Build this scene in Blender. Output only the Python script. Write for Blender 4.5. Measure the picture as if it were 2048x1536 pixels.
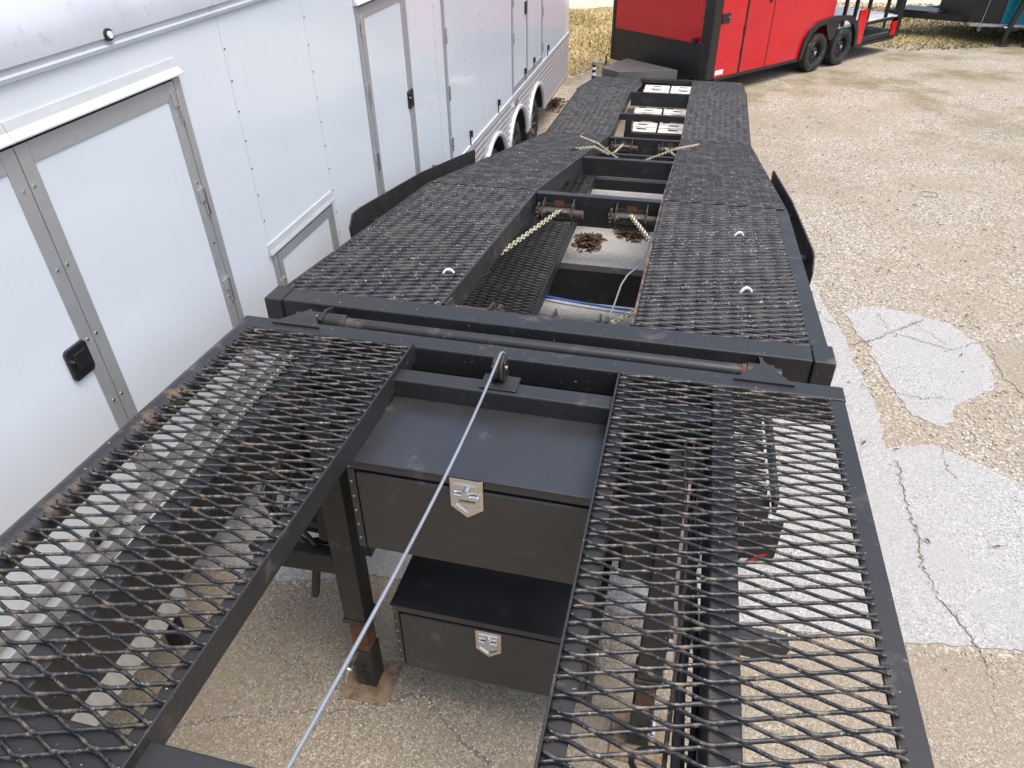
import bpy, math, random
import numpy as np
from mathutils import Matrix, Vector
random.seed(7); RNG = np.random.default_rng(7)
for o in list(bpy.data.objects): bpy.data.objects.remove(o)
SC = bpy.context.scene
COL = SC.collection
R = math.radians

# ------------------------------------------------------------------ camera
H = 3.45                      # lens height over the ground
F, CX, CY = 1440., 1024., 768.
def _axes(vz, vy):
    d = np.array([vz[0]-CX, vz[1]-CY, F]); d /= np.linalg.norm(d)
    y = np.array([vy[0]-CX, vy[1]-CY, F]); y /= np.linalg.norm(y)
    up = -d; y = y-up*(y@up); y /= np.linalg.norm(y)
    return np.array([np.cross(y, up), y, up])
W = _axes((1049, 2770), (1450, -280))
cam = bpy.data.cameras.new('camera'); cam.lens = F/2048*36; cam.sensor_width = 36
cam.clip_start = .05; cam.clip_end = 400
camo = bpy.data.objects.new('camera', cam); COL.objects.link(camo)
_r, _d, _f = W[:, 0], W[:, 1], W[:, 2]
camo.matrix_world = Matrix(((_r[0], -_d[0], -_f[0], 0), (_r[1], -_d[1], -_f[1], 0), (_r[2], -_d[2], -_f[2], H), (0, 0, 0, 1)))
SC.camera = camo
# ------------------------------------------------------------------ sky and sun
SUN_EL, SUN_AZ = 70., 105.     # degrees; azimuth from +Y towards +X
wd = bpy.data.worlds.new('World'); SC.world = wd; wd.use_nodes = True
nt = wd.node_tree; nt.nodes.clear()
sky = nt.nodes.new('ShaderNodeTexSky'); sky.sky_type = 'NISHITA'; sky.sun_disc = False
sky.sun_elevation = R(SUN_EL); sky.sun_rotation = R(SUN_AZ); sky.altitude = 200
sky.air_density = 1.2; sky.dust_density = 5.0; sky.ozone_density = 1.0
bg = nt.nodes.new('ShaderNodeBackground'); bg.inputs[1].default_value = .15
wo = nt.nodes.new('ShaderNodeOutputWorld')
nt.links.new(sky.outputs[0], bg.inputs[0]); nt.links.new(bg.outputs[0], wo.inputs[0])
sl = bpy.data.lights.new('sun', 'SUN'); sl.energy = 1.2; sl.angle = R(32); sl.color = (1, .955, .89)
so = bpy.data.objects.new('sun', sl); COL.objects.link(so)
sdir = Vector((math.sin(R(SUN_AZ))*math.cos(R(SUN_EL)), math.cos(R(SUN_AZ))*math.cos(R(SUN_EL)), math.sin(R(SUN_EL))))
so.rotation_euler = sdir.to_track_quat('Z', 'Y').to_euler(); so.location = (0, 0, 30)
SC.view_settings.view_transform = 'Standard'; SC.view_settings.look = 'None'
SC.view_settings.exposure = .85; SC.view_settings.gamma = 1.0

# ------------------------------------------------------------------ pixel -> place
def ray(p):
    w = W@np.array([p[0]-CX, p[1]-CY, F]); return w/np.linalg.norm(w)
YC = np.array([1450-CX, -212-CY, F]); YC /= np.linalg.norm(YC); _yw = W@YC
TH = math.atan2(-_yw[2], _yw[1])                       # the hauler stands nose-up on its jacks
CT, ST = math.cos(TH), math.sin(TH)
RC = np.array([[1, 0, 0], [0, CT, -ST], [0, ST, CT]])
def car(p): q = RC.T@np.asarray(p, float); return (q[0], q[1], q[2]+H)   # hauler frame -> world
def conz(p, z): r = RC@ray(p); return r*(z/r[2])
def cony(p, y): r = RC@ray(p); return r*(y/r[1])
def conx(p, x): r = RC@ray(p); return r*(x/r[0])
def gnd(p, h=0.): r = ray(p); q = r*((h-H)/r[2]); return (q[0], q[1])
def ident(p): return tuple(p)

# ------------------------------------------------------------------ materials
def mk(name):
    m = bpy.data.materials.new(name); m.use_nodes = True
    t = m.node_tree; t.nodes.clear()
    b = t.nodes.new('ShaderNodeBsdfPrincipled'); o = t.nodes.new('ShaderNodeOutputMaterial')
    t.links.new(b.outputs[0], o.inputs[0])
    return m, t, b
class G:
    def __init__(s, t): s.t = t; s.tc = t.nodes.new('ShaderNodeTexCoord')
    def noise(s, scale, detail=4, rough=.55, vec=None, dist=0):
        n = s.t.nodes.new('ShaderNodeTexNoise'); n.inputs['Scale'].default_value = scale
        n.inputs['Detail'].default_value = detail; n.inputs['Roughness'].default_value = rough
        n.inputs['Distortion'].default_value = dist
        s.t.links.new(vec or s.tc.outputs['Object'], n.inputs['Vector']); return n.outputs['Fac']
    def vor(s, scale, feat='F1', vec=None, out='Distance'):
        n = s.t.nodes.new('ShaderNodeTexVoronoi'); n.inputs['Scale'].default_value = scale; n.feature = feat
        s.t.links.new(vec or s.tc.outputs['Object'], n.inputs['Vector']); return n.outputs[out]
    def ramp(s, f, stops, const=False):
        n = s.t.nodes.new('ShaderNodeValToRGB'); e = n.color_ramp.elements
        if const: n.color_ramp.interpolation = 'CONSTANT'
        while len(e) < len(stops): e.new(.5)
        for k, (p, c) in enumerate(stops):
            e[k].position = p; e[k].color = (c if isinstance(c, tuple) else (c, c, c))+(1,) if not (isinstance(c, tuple) and len(c) == 4) else c
        s.t.links.new(f, n.inputs[0]); return n.outputs[0]
    def mix(s, fac, a, b, mode='MIX'):
        n = s.t.nodes.new('ShaderNodeMix'); n.data_type = 'RGBA'; n.blend_type = mode
        for i, v in ((0, fac), (6, a), (7, b)):
            if isinstance(v, (int, float)): n.inputs[i].default_value = v
            elif isinstance(v, tuple): n.inputs[i].default_value = v+(1,)
            else: s.t.links.new(v, n.inputs[i])
        return n.outputs[2]
    def math(s, op, a, b=0.):
        n = s.t.nodes.new('ShaderNodeMath'); n.operation = op
        for i, v in ((0, a), (1, b)):
            if isinstance(v, (int, float)): n.inputs[i].default_value = v
            else: s.t.links.new(v, n.inputs[i])
        return n.outputs[0]
    def bump(s, h, strength, dist, bsdf):
        n = s.t.nodes.new('ShaderNodeBump'); n.inputs['Strength'].default_value = strength
        n.inputs['Distance'].default_value = dist; s.t.links.new(h, n.inputs['Height'])
        s.t.links.new(n.outputs[0], bsdf.inputs['Normal'])
    def stretch(s, x, y, z):
        n = s.t.nodes.new('ShaderNodeMapping'); n.inputs['Scale'].default_value = (x, y, z)
        s.t.links.new(s.tc.outputs['Object'], n.inputs[0]); return n.outputs[0]
    def xyz(s):
        n = s.t.nodes.new('ShaderNodeSeparateXYZ'); s.t.links.new(s.tc.outputs['Object'], n.inputs[0]); return n.outputs
def wear(name, base, rough=.4, dirt=None, dirt_amt=.0, dirt_scale=6, chip=(.55, .54, .52), chip_amt=0., chip_scale=60,
         rust=(.22, .06, .02), rust_amt=0., rust_scale=9, metal=0., bump=0., bump_scale=120, spec=.5, coat=0.):
    m, t, b = mk(name); g = G(t)
    c = g.mix(g.noise(3, 3), tuple(v*.82 for v in base), tuple(min(1, v*1.2) for v in base))
    rf = None
    if dirt_amt:
        f = g.ramp(g.noise(dirt_scale, 6, .65), [(.62-dirt_amt*.35, 0.), (.72-dirt_amt*.2, 1.)])
        c = g.mix(g.math('MULTIPLY', f, .85), c, dirt)
    if chip_amt:
        f = g.ramp(g.noise(chip_scale, 3, .6), [(.74-chip_amt*.3, 0.), (.77-chip_amt*.3, 1.)])
        f = g.math('MULTIPLY', f, g.ramp(g.noise(chip_scale*.12, 3), [(.42, .0), (.62, 1.)]))
        c = g.mix(f, c, chip)
    if rust_amt:
        f = g.ramp(g.noise(rust_scale, 6, .7), [(.78-rust_amt*.35, 0.), (.82-rust_amt*.35, 1.)])
        c = g.mix(f, c, g.mix(g.noise(80, 2), tuple(v*.55 for v in rust), tuple(v*1.6 for v in rust)))
        rf = f
    t.links.new(c, b.inputs['Base Color'])
    r = g.ramp(g.noise(7, 5), [(.25, max(.03, rough-.1)), (.75, min(1, rough+.12))])
    if rf is not None: r = g.mix(rf, r, (.9, .9, .9))
    t.links.new(r, b.inputs['Roughness'])
    b.inputs['Metallic'].default_value = metal; b.inputs['Specular IOR Level'].default_value = spec
    b.inputs['Coat Weight'].default_value = coat
    if bump: g.bump(g.noise(bump_scale, 3), bump, .003, b)
    return m
M = {}
M['frame'] = wear('black_frame_paint', (.022, .0215, .022), .45, spec=.5, chip_amt=.14, chip_scale=85, rust_amt=.06, rust_scale=7, dirt=(.09, .08, .065), dirt_amt=.1, bump=.12)
M['mesh'] = wear('worn_black_mesh_paint', (.021, .022, .024), .36, dirt=(.17, .14, .105), dirt_amt=.34, dirt_scale=28, chip=(.3, .28, .25), chip_amt=.42, chip_scale=150, rust=(.26, .085, .035), rust_amt=.3, rust_scale=14, bump=.25)
M['pipe'] = wear('dirt_streaked_black_pipe', (.025, .025, .028), .36, dirt=(.14, .1, .06), dirt_amt=.26, dirt_scale=12, chip_amt=.2)
M['deck'] = wear('scuffed_black_deck_mesh', (.022, .022, .025), .45, dirt=(.06, .058, .055), dirt_amt=.4, dirt_scale=7, chip=(.33, .32, .3), chip_amt=.45, chip_scale=95, rust_amt=.06, rust_scale=9, bump=.2)
M['lowmesh'] = wear('black_lower_mesh', (.016, .016, .018), .5, dirt=(.06, .055, .045), dirt_amt=.2)
M['box'] = wear('black_powder_coat', (.027, .027, .0285), .33, spec=.75, chip=(.5, .5, .5), chip_amt=.05, chip_scale=70, dirt=(.1, .095, .08), dirt_amt=.04, bump=.1, bump_scale=300)
M['rail_rust'] = wear('rust_edged_rail', (.03, .029, .028), .5, dirt=(.22, .13, .07), dirt_amt=.45, dirt_scale=8, rust=(.3, .13, .06), rust_amt=.5, rust_scale=12, chip_amt=.3)
M['rust'] = wear('bare_rusty_steel', (.15, .06, .028), .8, dirt=(.06, .035, .02), dirt_amt=.5, dirt_scale=12, bump=.3)
M['foot'] = wear('rusty_muddy_foot_plate', (.3, .215, .14), .9, dirt=(.13, .08, .05), dirt_amt=.5, dirt_scale=18, rust_amt=.4, bump=.4)
M['winch'] = wear('dull_rusted_winch_steel', (.06, .052, .046), .55, dirt=(.12, .07, .042), dirt_amt=.36, dirt_scale=25, chip_amt=.3, metal=.35, bump=.3)
M['steel'] = wear('polished_stainless', (.78, .74, .68), .16, metal=1., dirt=(.4, .36, .3), dirt_amt=.1)
M['zinc'] = wear('galvanised_cable', (.3, .33, .36), .5, metal=.5)
M['chain'] = wear('yellow_zinc_chain', (.6, .57, .42), .45, metal=.5, dirt=(.3, .2, .1), dirt_amt=.12, dirt_scale=40)
M['rubber'] = wear('tyre_rubber', (.022, .022, .022), .75, dirt=(.12, .11, .09), dirt_amt=.15)
M['rim'] = wear('black_wheel_rim', (.015, .015, .016), .3)
M['chrome'] = wear('machined_alloy', (.75, .76, .78), .18, metal=1.)
M['black_plastic'] = wear('black_plastic', (.015, .015, .017), .35)
M['blackgap'] = wear('black_rubber_seal', (.012, .012, .012), .7)
M['under'] = wear('dark_undercarriage', (.012, .011, .01), .7, dirt=(.04, .03, .02), dirt_amt=.3)
M['white_lens'] = wear('white_lamp_lens', (.8, .8, .82), .2)
M['ring'] = wear('white_painted_ring', (.78, .77, .73), .45, rust_amt=.12, rust_scale=30)
M['blue'] = wear('blue_hose', (.03, .12, .42), .4)
M['pinkwire'] = wear('pale_wire', (.62, .45, .42), .5)
M['leaf'] = wear('dry_brown_leaves', (.1, .055, .033), .85, dirt=(.2, .135, .085), dirt_amt=.45, dirt_scale=25)
M['pallet'] = wear('white_plastic_pallet', (.74, .73, .69), .5, dirt=(.42, .4, .34), dirt_amt=.3, dirt_scale=9)
M['red'] = wear('glossy_red_panel', (.58, .008, .018), .18, coat=.3, spec=.4)
M['teal'] = wear('teal_panel', (.0, .16, .22), .3)
M['redtape'] = wear('red_reflective_tape', (.65, .03, .025), .35)
M['whitetape'] = wear('white_reflective_tape', (.8, .8, .78), .35)
M['grey_lum'] = wear('light_grey_step', (.55, .535, .5), .55, metal=.2)
M['pale_floor'] = wear('pale_porch_floor', (.6, .61, .62), .5)
def _alu(name, base, rough, sx, met=.85):
    m, t, b = mk(name); g = G(t); v = g.stretch(*sx)
    f = g.noise(30, 4, .6, v)
    t.links.new(g.mix(f, tuple(x*.8 for x in base), base), b.inputs['Base Color'])
    t.links.new(g.ramp(f, [(.2, rough-.07), (.8, rough+.1)]), b.inputs['Roughness'])
    b.inputs['Metallic'].default_value = met; g.bump(f, .1, .002, b); return m
M['alu'] = _alu('mill_aluminium', (.5, .51, .525), .42, (1, 1, 1), .5)
M['alu_trim'] = _alu('bright_aluminium_trim', (.78, .8, .82), .36, (1, .3, 1), .5)
M['skirt'] = _alu('ribbed_aluminium_skirt', (.55, .55, .55), .36, (1, .3, 1), .45)
def _white(name, base):
    m, t, b = mk(name); g = G(t)
    c = g.mix(g.ramp(g.noise(1.1, 5), [(.35, 0.), (.75, 1.)]), base, tuple(x*.955 for x in base))
    st = g.noise(5, 4, .6, g.stretch(.2, 6, .35))
    c = g.mix(g.ramp(st, [(.6, 0.), (.82, .22)]), c, (.55, .54, .5))
    t.links.new(c, b.inputs['Base Color'])
    b.inputs['Roughness'].default_value = .16; b.inputs['Coat Weight'].default_value = .3
    g.bump(g.noise(.9, 2), .25, .02, b); return m
M['white'] = _white('white_trailer_skin', (.66, .71, .76))
M['capgrey'] = wear('dusty_grey_white_roof_cap', (.44, .46, .5), .4, dirt=(.34, .345, .36), dirt_amt=.12, dirt_scale=9)
M['roofwhite'] = wear('dusty_white_roof', (.78, .78, .76), .5, dirt=(.55, .53, .5), dirt_amt=.2)
def _plate(name):     # black tread plate
    m, t, b = mk(name); g = G(t); b.inputs['Base Color'].default_value = (.014, .014, .015, 1)
    b.inputs['Roughness'].default_value = .36
    v = g.vor(38, 'F1'); g.bump(v, .7, .006, b); return m
M['tread'] = _plate('black_tread_plate')
M['treadgrey'] = _plate('sheen_grey_tread_plate'); M['treadgrey'].node_tree.nodes['Principled BSDF'].inputs['Base Color'].default_value = (.11, .108, .105, 1)  # black plate's reflective sheen put into a lighter grey base colour
def _ground(name, cols, agg, patch, stain, gritscale=95, pebble=(.6, .58, .54), pebamt=.16, green=0., gc=.28):
    m, t, b = mk(name); g = G(t)
    n1 = g.noise(gritscale, 3, .7); n2 = g.vor(gritscale*.62, 'F1', out='Color')
    sep = t.nodes.new('ShaderNodeSeparateColor'); t.links.new(n2, sep.inputs[0])
    c = g.mix(g.ramp(n1, [(.32, 0.), (.68, 1.)]), cols[0], cols[1])
    c = g.mix(g.ramp(sep.outputs[0], [(1-pebamt-.02, 0.), (1-pebamt+.02, 1.)]), c, pebble)
    c = g.mix(g.ramp(sep.outputs[1], [(.9, 0.), (.92, .75)]), c, agg)
    nm = g.ramp(g.noise(gritscale*.28, 4, .7), [(.3, 1-gc), (.5, 1.), (.72, 1+gc*.8)])
    c = g.mix(1., c, nm, 'MULTIPLY')
    p = g.ramp(g.noise(.9, 6, .6), [(.42, 0.), (.66, 1.)])
    c = g.mix(g.math('MULTIPLY', p, .75), c, g.mix(n1, tuple(v*.65 for v in patch), tuple(min(1, v*1.3) for v in patch)))
    p2 = g.ramp(g.noise(2.1, 7, .65), [(.58, 0.), (.74, 1.)])
    c = g.mix(g.math('MULTIPLY', p2, .55), c, stain)
    if green:
        p3 = g.ramp(g.noise(.55, 7, .68), [(.54-green*.06, 0.), (.66-green*.06, 1.)])
        x, y, z = g.xyz()
        far = g.ramp(g.math('MULTIPLY', g.math('ADD', y, -9.), .16), [(0., 0.), (1., 1.)])
        c = g.mix(g.math('MULTIPLY', g.math('MULTIPLY', p3, far), .7), c, g.mix(n1, (.1, .1, .035), (.22, .195, .085)))
    t.links.new(c, b.inputs['Base Color']); b.inputs['Roughness'].default_value = .93
    b.inputs['Specular IOR Level'].default_value = .2
    h = g.math('ADD', n1, g.math('MULTIPLY', sep.outputs[0], .5)); g.bump(h, .55, .008, b)
    return m
M['gravel'] = _ground('tan_crushed_gravel', ((.27, .232, .175), (.39, .345, .275)), (.18, .145, .105), (.33, .27, .19), (.25, .175, .105), 105, (.53, .495, .435), .3, 1., .36)
M['concrete'] = _ground('grey_weathered_concrete', ((.33, .328, .318), (.47, .465, .45)), (.17, .16, .145), (.42, .413, .398), (.37, .36, .335), 200, (.57, .56, .545), .2)
M['tan'] = _ground('tan_exposed_aggregate_concrete', ((.235, .195, .145), (.4, .345, .265)), (.12, .095, .07), (.33, .275, .2), (.29, .24, .18), 230, (.5, .465, .4), .2)
M['drive'] = _ground('pale_concrete_drive', ((.5, .43, .33), (.6, .53, .42)), (.4, .35, .28), (.55, .48, .38), (.5, .42, .32), 20, (.62, .57, .47), .1)
M['soil'] = _ground('dead_lawn_soil', ((.3, .22, .1), (.46, .35, .17)), (.16, .11, .05), (.36, .28, .13), (.16, .16, .055), 40, (.55, .45, .26), .2)
M['crack'] = wear('dirt_filled_crack', (.17, .155, .13), .95)
def _stone(name):
    m, t, b = mk(name); g = G(t)
    oi = t.nodes.new('ShaderNodeAttribute'); oi.attribute_name = 'tone'
    c = g.ramp(oi.outputs['Fac'], [(0., (.17, .125, .08)), (.25, (.33, .28, .21)), (.6, (.46, .42, .355)), (1., (.64, .62, .58))])
    t.links.new(g.mix(g.noise(150, 2), c, (.42, .38, .32)), b.inputs['Base Color']) if False else t.links.new(c, b.inputs['Base Color'])
    b.inputs['Roughness'].default_value = .9; b.inputs['Specular IOR Level'].default_value = .2; return m
M['stone'] = _stone('loose_gravel_stone')
def _blade(name):
    m, t, b = mk(name); g = G(t)
    oi = t.nodes.new('ShaderNodeAttribute'); oi.attribute_name = 'tone'
    c = g.ramp(oi.outputs['Fac'], [(0., (.075, .085, .02)), (.3, (.2, .17, .05)), (.55, (.42, .32, .14)), (1., (.6, .49, .25))])
    t.links.new(c, b.inputs['Base Color']); b.inputs['Roughness'].default_value = .8; return m
M['grass'] = _blade('dormant_grass')

# ------------------------------------------------------------------ objects
WM = {}
def wm(o): return WM[o.name] if o is not None else Matrix.Identity(4)
def props(o, label=None, cat=None, group=None, kind=None):
    for k, v in (('label', label), ('category', cat), ('group', group), ('kind', kind)):
        if v: o[k] = v
def link(name, me, parent=None, world=None):
    o = bpy.data.objects.new(name, me); COL.objects.link(o)
    world = world if world is not None else wm(parent)
    if parent is not None: o.parent = parent; o.matrix_basis = wm(parent).inverted()@world
    else: o.matrix_basis = world
    WM[o.name] = world.copy(); return o
def thing(name, loc, label, cat, group=None, rot=None):
    m = Matrix.Translation(loc)@(rot.to_4x4() if rot is not None else Matrix.Identity(4))
    o = link(name, None, None, m); o.empty_display_size = .2; props(o, label, cat, group); return o
def finish(me, mat, smooth):
    me.materials.append(M[mat] if isinstance(mat, str) else mat)
    if smooth:
        me.polygons.foreach_set('use_smooth', [True]*len(me.polygons)); me.set_sharp_from_angle(angle=R(38))
    me.update()
class MB:
    def __init__(s, xf=ident): s.v = []; s.f = []; s.xf = xf
    def add(s, vs, fs):
        n = len(s.v); s.v += [s.xf(p) for p in vs]; s.f += [tuple(i+n for i in f) for f in fs]; return s
    def hexa(s, a):     # 8 points: bottom loop then top loop
        return s.add(a, [(3, 2, 1, 0), (4, 5, 6, 7), (0, 1, 5, 4), (1, 2, 6, 5), (2, 3, 7, 6), (3, 0, 4, 7)])
    def box(s, x0, x1, y0, y1, z0, z1):
        return s.hexa([(x0, y0, z0), (x1, y0, z0), (x1, y1, z0), (x0, y1, z0), (x0, y0, z1), (x1, y0, z1), (x1, y1, z1), (x0, y1, z1)])
    def bar(s, p, q, w, h, up=(0, 0, 1)):
        p, q, up = Vector(p), Vector(q), Vector(up); d = (q-p).normalized(); r = d.cross(up).normalized(); u = r.cross(d)
        a, b = r*w/2, u*h/2
        return s.hexa([p-a-b, p+a-b, q+a-b, q-a-b, p-a+b, p+a+b, q+a+b, q-a+b])
    def prism(s, poly, vec):
        n = len(poly); vec = Vector(vec); a = [Vector(p) for p in poly]; vs = a+[p+vec for p in a]
        return s.add(vs, [tuple(range(n))[::-1], tuple(range(n, 2*n))]+[(i, (i+1) % n, n+(i+1) % n, n+i) for i in range(n)])
    def cyl(s, p, q, r, n=16, r2=None, cap=True):
        p, q = Vector(p), Vector(q); d = (q-p).normalized(); a = d.orthogonal().normalized(); b = d.cross(a)
        r2 = r if r2 is None else r2; vs = []
        for c, rr in ((p, r), (q, r2)):
            for k in range(n):
                t = 2*math.pi*k/n; vs.append(c+a*(rr*math.cos(t))+b*(rr*math.sin(t)))
        fs = [(k, (k+1) % n, n+(k+1) % n, n+k) for k in range(n)]
        if cap: fs += [tuple(range(n))[::-1], tuple(range(n, 2*n))]
        return s.add(vs, fs)
    def tube(s, pts, r, n=8, closed=False):
        pts = [Vector(p) for p in pts]; m = len(pts); vs = []; prev = None
        for i, p in enumerate(pts):
            d = (pts[(i+1) % m]-pts[i-1]) if closed else (pts[min(i+1, m-1)]-pts[max(i-1, 0)]); d.normalize()
            a = d.orthogonal().normalized() if prev is None else (prev-d*prev.dot(d)).normalized()
            prev = a; b = d.cross(a); rr = r[i] if isinstance(r, (list, tuple)) else r
            vs += [p+a*(rr*math.cos(2*math.pi*k/n))+b*(rr*math.sin(2*math.pi*k/n)) for k in range(n)]
        fs = []
        for i in range(m if closed else m-1):
            j = (i+1) % m
            fs += [(i*n+k, i*n+(k+1) % n, j*n+(k+1) % n, j*n+k) for k in range(n)]
        if not closed: fs += [tuple(range(n))[::-1], tuple(range((m-1)*n, m*n))]
        return s.add(vs, fs)
    def lathe(s, p, axis, prof, n=28):    # prof: (along, radius)
        p = Vector(p); d = Vector(axis).normalized(); a = d.orthogonal().normalized(); b = d.cross(a); vs = []
        for h, r in prof:
            vs += [p+d*h+a*(r*math.cos(2*math.pi*k/n))+b*(r*math.sin(2*math.pi*k/n)) for k in range(n)]
        m = len(prof); fs = []
        for i in range(m-1): fs += [(i*n+k, i*n+(k+1) % n, (i+1)*n+(k+1) % n, (i+1)*n+k) for k in range(n)]
        return s.add(vs, fs)
    def mesh(s, name, mat, inv=None, smooth=False):
        me = bpy.data.meshes.new(name)
        vs = [inv@Vector(p) for p in s.v] if inv is not None else s.v
        me.from_pydata([tuple(p) for p in vs], [], s.f); finish(me, mat, smooth); return me
    def build(s, name, mat, parent=None, smooth=False, bevel=0., label=None, kind=None):
        inv = wm(parent).inverted() if parent is not None else None
        o = link(name, s.mesh(name, mat, inv, smooth), parent)
        if bevel:
            md = o.modifiers.new('bevel', 'BEVEL'); md.width = bevel; md.segments = 2; md.limit_method = 'ANGLE'; md.angle_limit = R(50)
        props(o, label, None, None, kind); return o
def nparr(name, v, f, mat, parent=None, smooth=False, tone=None, kind=None):
    me = bpy.data.meshes.new(name); v = np.asarray(v, np.float32)
    if parent is not None:
        m = np.array(wm(parent).inverted()); v = v@m[:3, :3].T+m[:3, 3]
    nv, (nf, k) = len(v), f.shape
    me.vertices.add(nv); me.vertices.foreach_set('co', v.astype(np.float32).ravel())
    me.loops.add(nf*k); me.loops.foreach_set('vertex_index', f.astype(np.int32).ravel())
    me.polygons.add(nf); me.polygons.foreach_set('loop_start', np.arange(0, nf*k, k, dtype=np.int32))
    if tone is not None:
        at = me.attributes.new('tone', 'FLOAT', 'POINT'); at.data.foreach_set('value', tone.astype(np.float32))
    me.materials.append(M[mat])
    if smooth: me.polygons.foreach_set('use_smooth', np.ones(nf, bool))
    me.update(calc_edges=True); me.validate()
    o = link(name, me, parent); props(o, kind=kind); return o

# ================================================================== ground
def structure(o): o['kind'] = 'structure'; return o
gm = MB(); gm.add([(-90, -60, 0), (90, -60, 0), (90, 120, 0), (-90, 120, 0)], [(0, 1, 2, 3)])
structure(gm.build('gravel_yard', 'gravel'))
def ragged(pts, amp=.035, step=.035, closed=True, seed=1):
    rr = random.Random(seed); out = []; n = len(pts)
    for i in range(n if closed else n-1):
        a, b = Vector(pts[i]).to_2d(), Vector(pts[(i+1) % n]).to_2d(); L = (b-a).length; k = max(1, int(L/step))
        k = min(k, 140); nn = Vector((-(b-a).y, (b-a).x)).normalized()
        w1_, w2_ = rr.uniform(0, 6), rr.uniform(0, 6)
        for j in range(k): out.append(a.lerp(b, j/k)+nn*amp*(rr.uniform(-.5, .5)+.5*math.sin(j*L/k*9+w1_)+.35*math.sin(j*L/k*23+w2_))*(1 if j else .3))
    return out
def slab(name, pts, z, mat, seed=1, amp=.035):
    p = ragged(pts, amp, seed=seed); b = MB(); n = len(p)
    b.add([(q.x, q.y, z) for q in p]+[(q.x, q.y, -.05) for q in p], [tuple(range(n))]+[(i, n+i, n+(i+1) % n, (i+1) % n) for i in range(n)])
    return structure(b.build(name, mat))
rb = [gnd(p) for p in [(1640, 600), (1668, 640), (1690, 680), (1725, 760), (1760, 830), (1766, 870), (1770, 900), (1800, 893), (1860, 890), (1900, 905), (1980, 940), (2048, 975)]]
slab('concrete_pad', [(7, 2.95), (2.1, 2.86), (1.73, 2.81), (.41, 2.66), (-1.5, 2.56), (-2.0, 2.4), (-6, 2.3), (-6, 10.2), (-.5, 10.0), (1.0, 9.4), (1.35, 7.6)]+rb+[(7, 4.3)], .008, 'concrete', 3, .016)
slab('tan_concrete_apron', [(7, 2.9), (2.1, 2.81), (1.73, 2.76), (.41, 2.61), (-1.5, 2.51), (-2.0, 2.35), (-6, 2.25), (-6, -7), (7, -7)], .008, 'tan', 4, .008)
isl = [gnd(p) for p in [(1690, 625), (1730, 612), (1800, 622), (1850, 636), (1900, 648), (1945, 680), (1985, 725), (1987, 770), (1950, 800), (1908, 812), (1908, 845), (1872, 852), (1825, 832), (1790, 790), (1762, 745), (1742, 700), (1705, 655)]]
slab('concrete_patch', isl, .005, 'concrete', 5, .026)
slab('concrete_patch', [gnd(p) for p in [(1975, 690), (2048, 682), (2120, 700), (2140, 800), (2048, 790), (2010, 760)]], .007, 'tan', 6, .02)
slab('driveway', [(-60, 23.4), (-3.8, 23.3), (-2.6, 24.2), (20, 27.4), (60, 30), (60, 36), (-60, 32)], .012, 'drive', 7, .05)
slab('lawn', [(-60, 14.6), (-2.7, 14.9), (-1.9, 16.0), (-.5, 17.8), (1.5, 19.4), (3.6, 20.3), (5.6, 19.9), (8.0, 21.0), (60, 21.5), (60, 29.9), (20, 27.3), (-2.6, 24.1), (-3.8, 23.2), (-60, 23.3)], .006, 'soil', 8, .3)
# cracks
def crack(pxs, z, w, seed):
    rr = random.Random(seed); pts = [Vector(gnd(p)) for p in pxs]; fine = []
    for a, b in zip(pts[:-1], pts[1:]):
        k = max(2, int((b-a).length/.025))
        for j in range(k): fine.append(a.lerp(b, j/k)+Vector((rr.gauss(0, .009), rr.gauss(0, .009))))
    fine.append(pts[-1]); b = MB(); vs = []
    for i, p in enumerate(fine):
        d = (fine[min(i+1, len(fine)-1)]-fine[max(i-1, 0)]).normalized(); nn = Vector((-d.y, d.x))
        ww = w*.75*(.2+abs(math.sin(i*.13+seed))*rr.uniform(.4, 1.1))
        vs += [(p.x+nn.x*ww, p.y+nn.y*ww, z), (p.x-nn.x*ww, p.y-nn.y*ww, z)]
    b.add(vs, [(2*i, 2*i+1, 2*i+3, 2*i+2) for i in range(len(fine)-1)])
    structure(b.build('pavement_crack', 'crack')); return fine
CR = []
ZT, ZG = .0115, .0115
for k, (pp, z, w) in enumerate([
    ([(300, 1210), (455, 1252), (520, 1290), (600, 1338), (680, 1388), (740, 1412)], ZT, .0045),
    ([(740, 1412), (790, 1402), (850, 1392), (885, 1440), (930, 1490), (975, 1525), (1010, 1580)], ZT, .012),
    ([(850, 1392), (852, 1365), (846, 1335)], ZT, .006),
    ([(850, 1392), (810, 1385), (775, 1400), (740, 1412)], ZT+.0004, .005),
    ([(300, 1475), (420, 1440), (520, 1430), (680, 1425), (740, 1412)], ZT+.0008, .005),
    ([(655, 1425), (660, 1480), (668, 1560)], ZT+.0012, .0025), ([(540, 1440), (600, 1390), (640, 1362)], ZT+.0012, .002),
    ([(1795, 925), (1810, 1000), (1832, 1060), (1842, 1130), (1872, 1190), (1920, 1250), (1955, 1296)], ZG, .006),
    ([(1960, 1310), (1985, 1370), (1992, 1440)], ZT, .0025),
    ([(1880, 895), (1890, 930), (1912, 960)], ZG+.0004, .003), ([(1700, 690), (1740, 683), (1780, 668), (1845, 642)], .0085, .006),
    ([(1755, 628), (1778, 664), (1830, 680), (1905, 702)], .009, .0035), ([(1828, 648), (1890, 690)], .0095, .003),
    ([(1770, 784), (1840, 797), (1900, 798)], .009, .003), ([(1648, 640), (1672, 650)], ZG, .003), ([(1688, 765), (1740, 775)], ZG, .003),
    ([(1890, 706), (1940, 690), (1970, 684)], .010, .003)]):
    CR.append((crack(pp, z, w, k), w))
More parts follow.
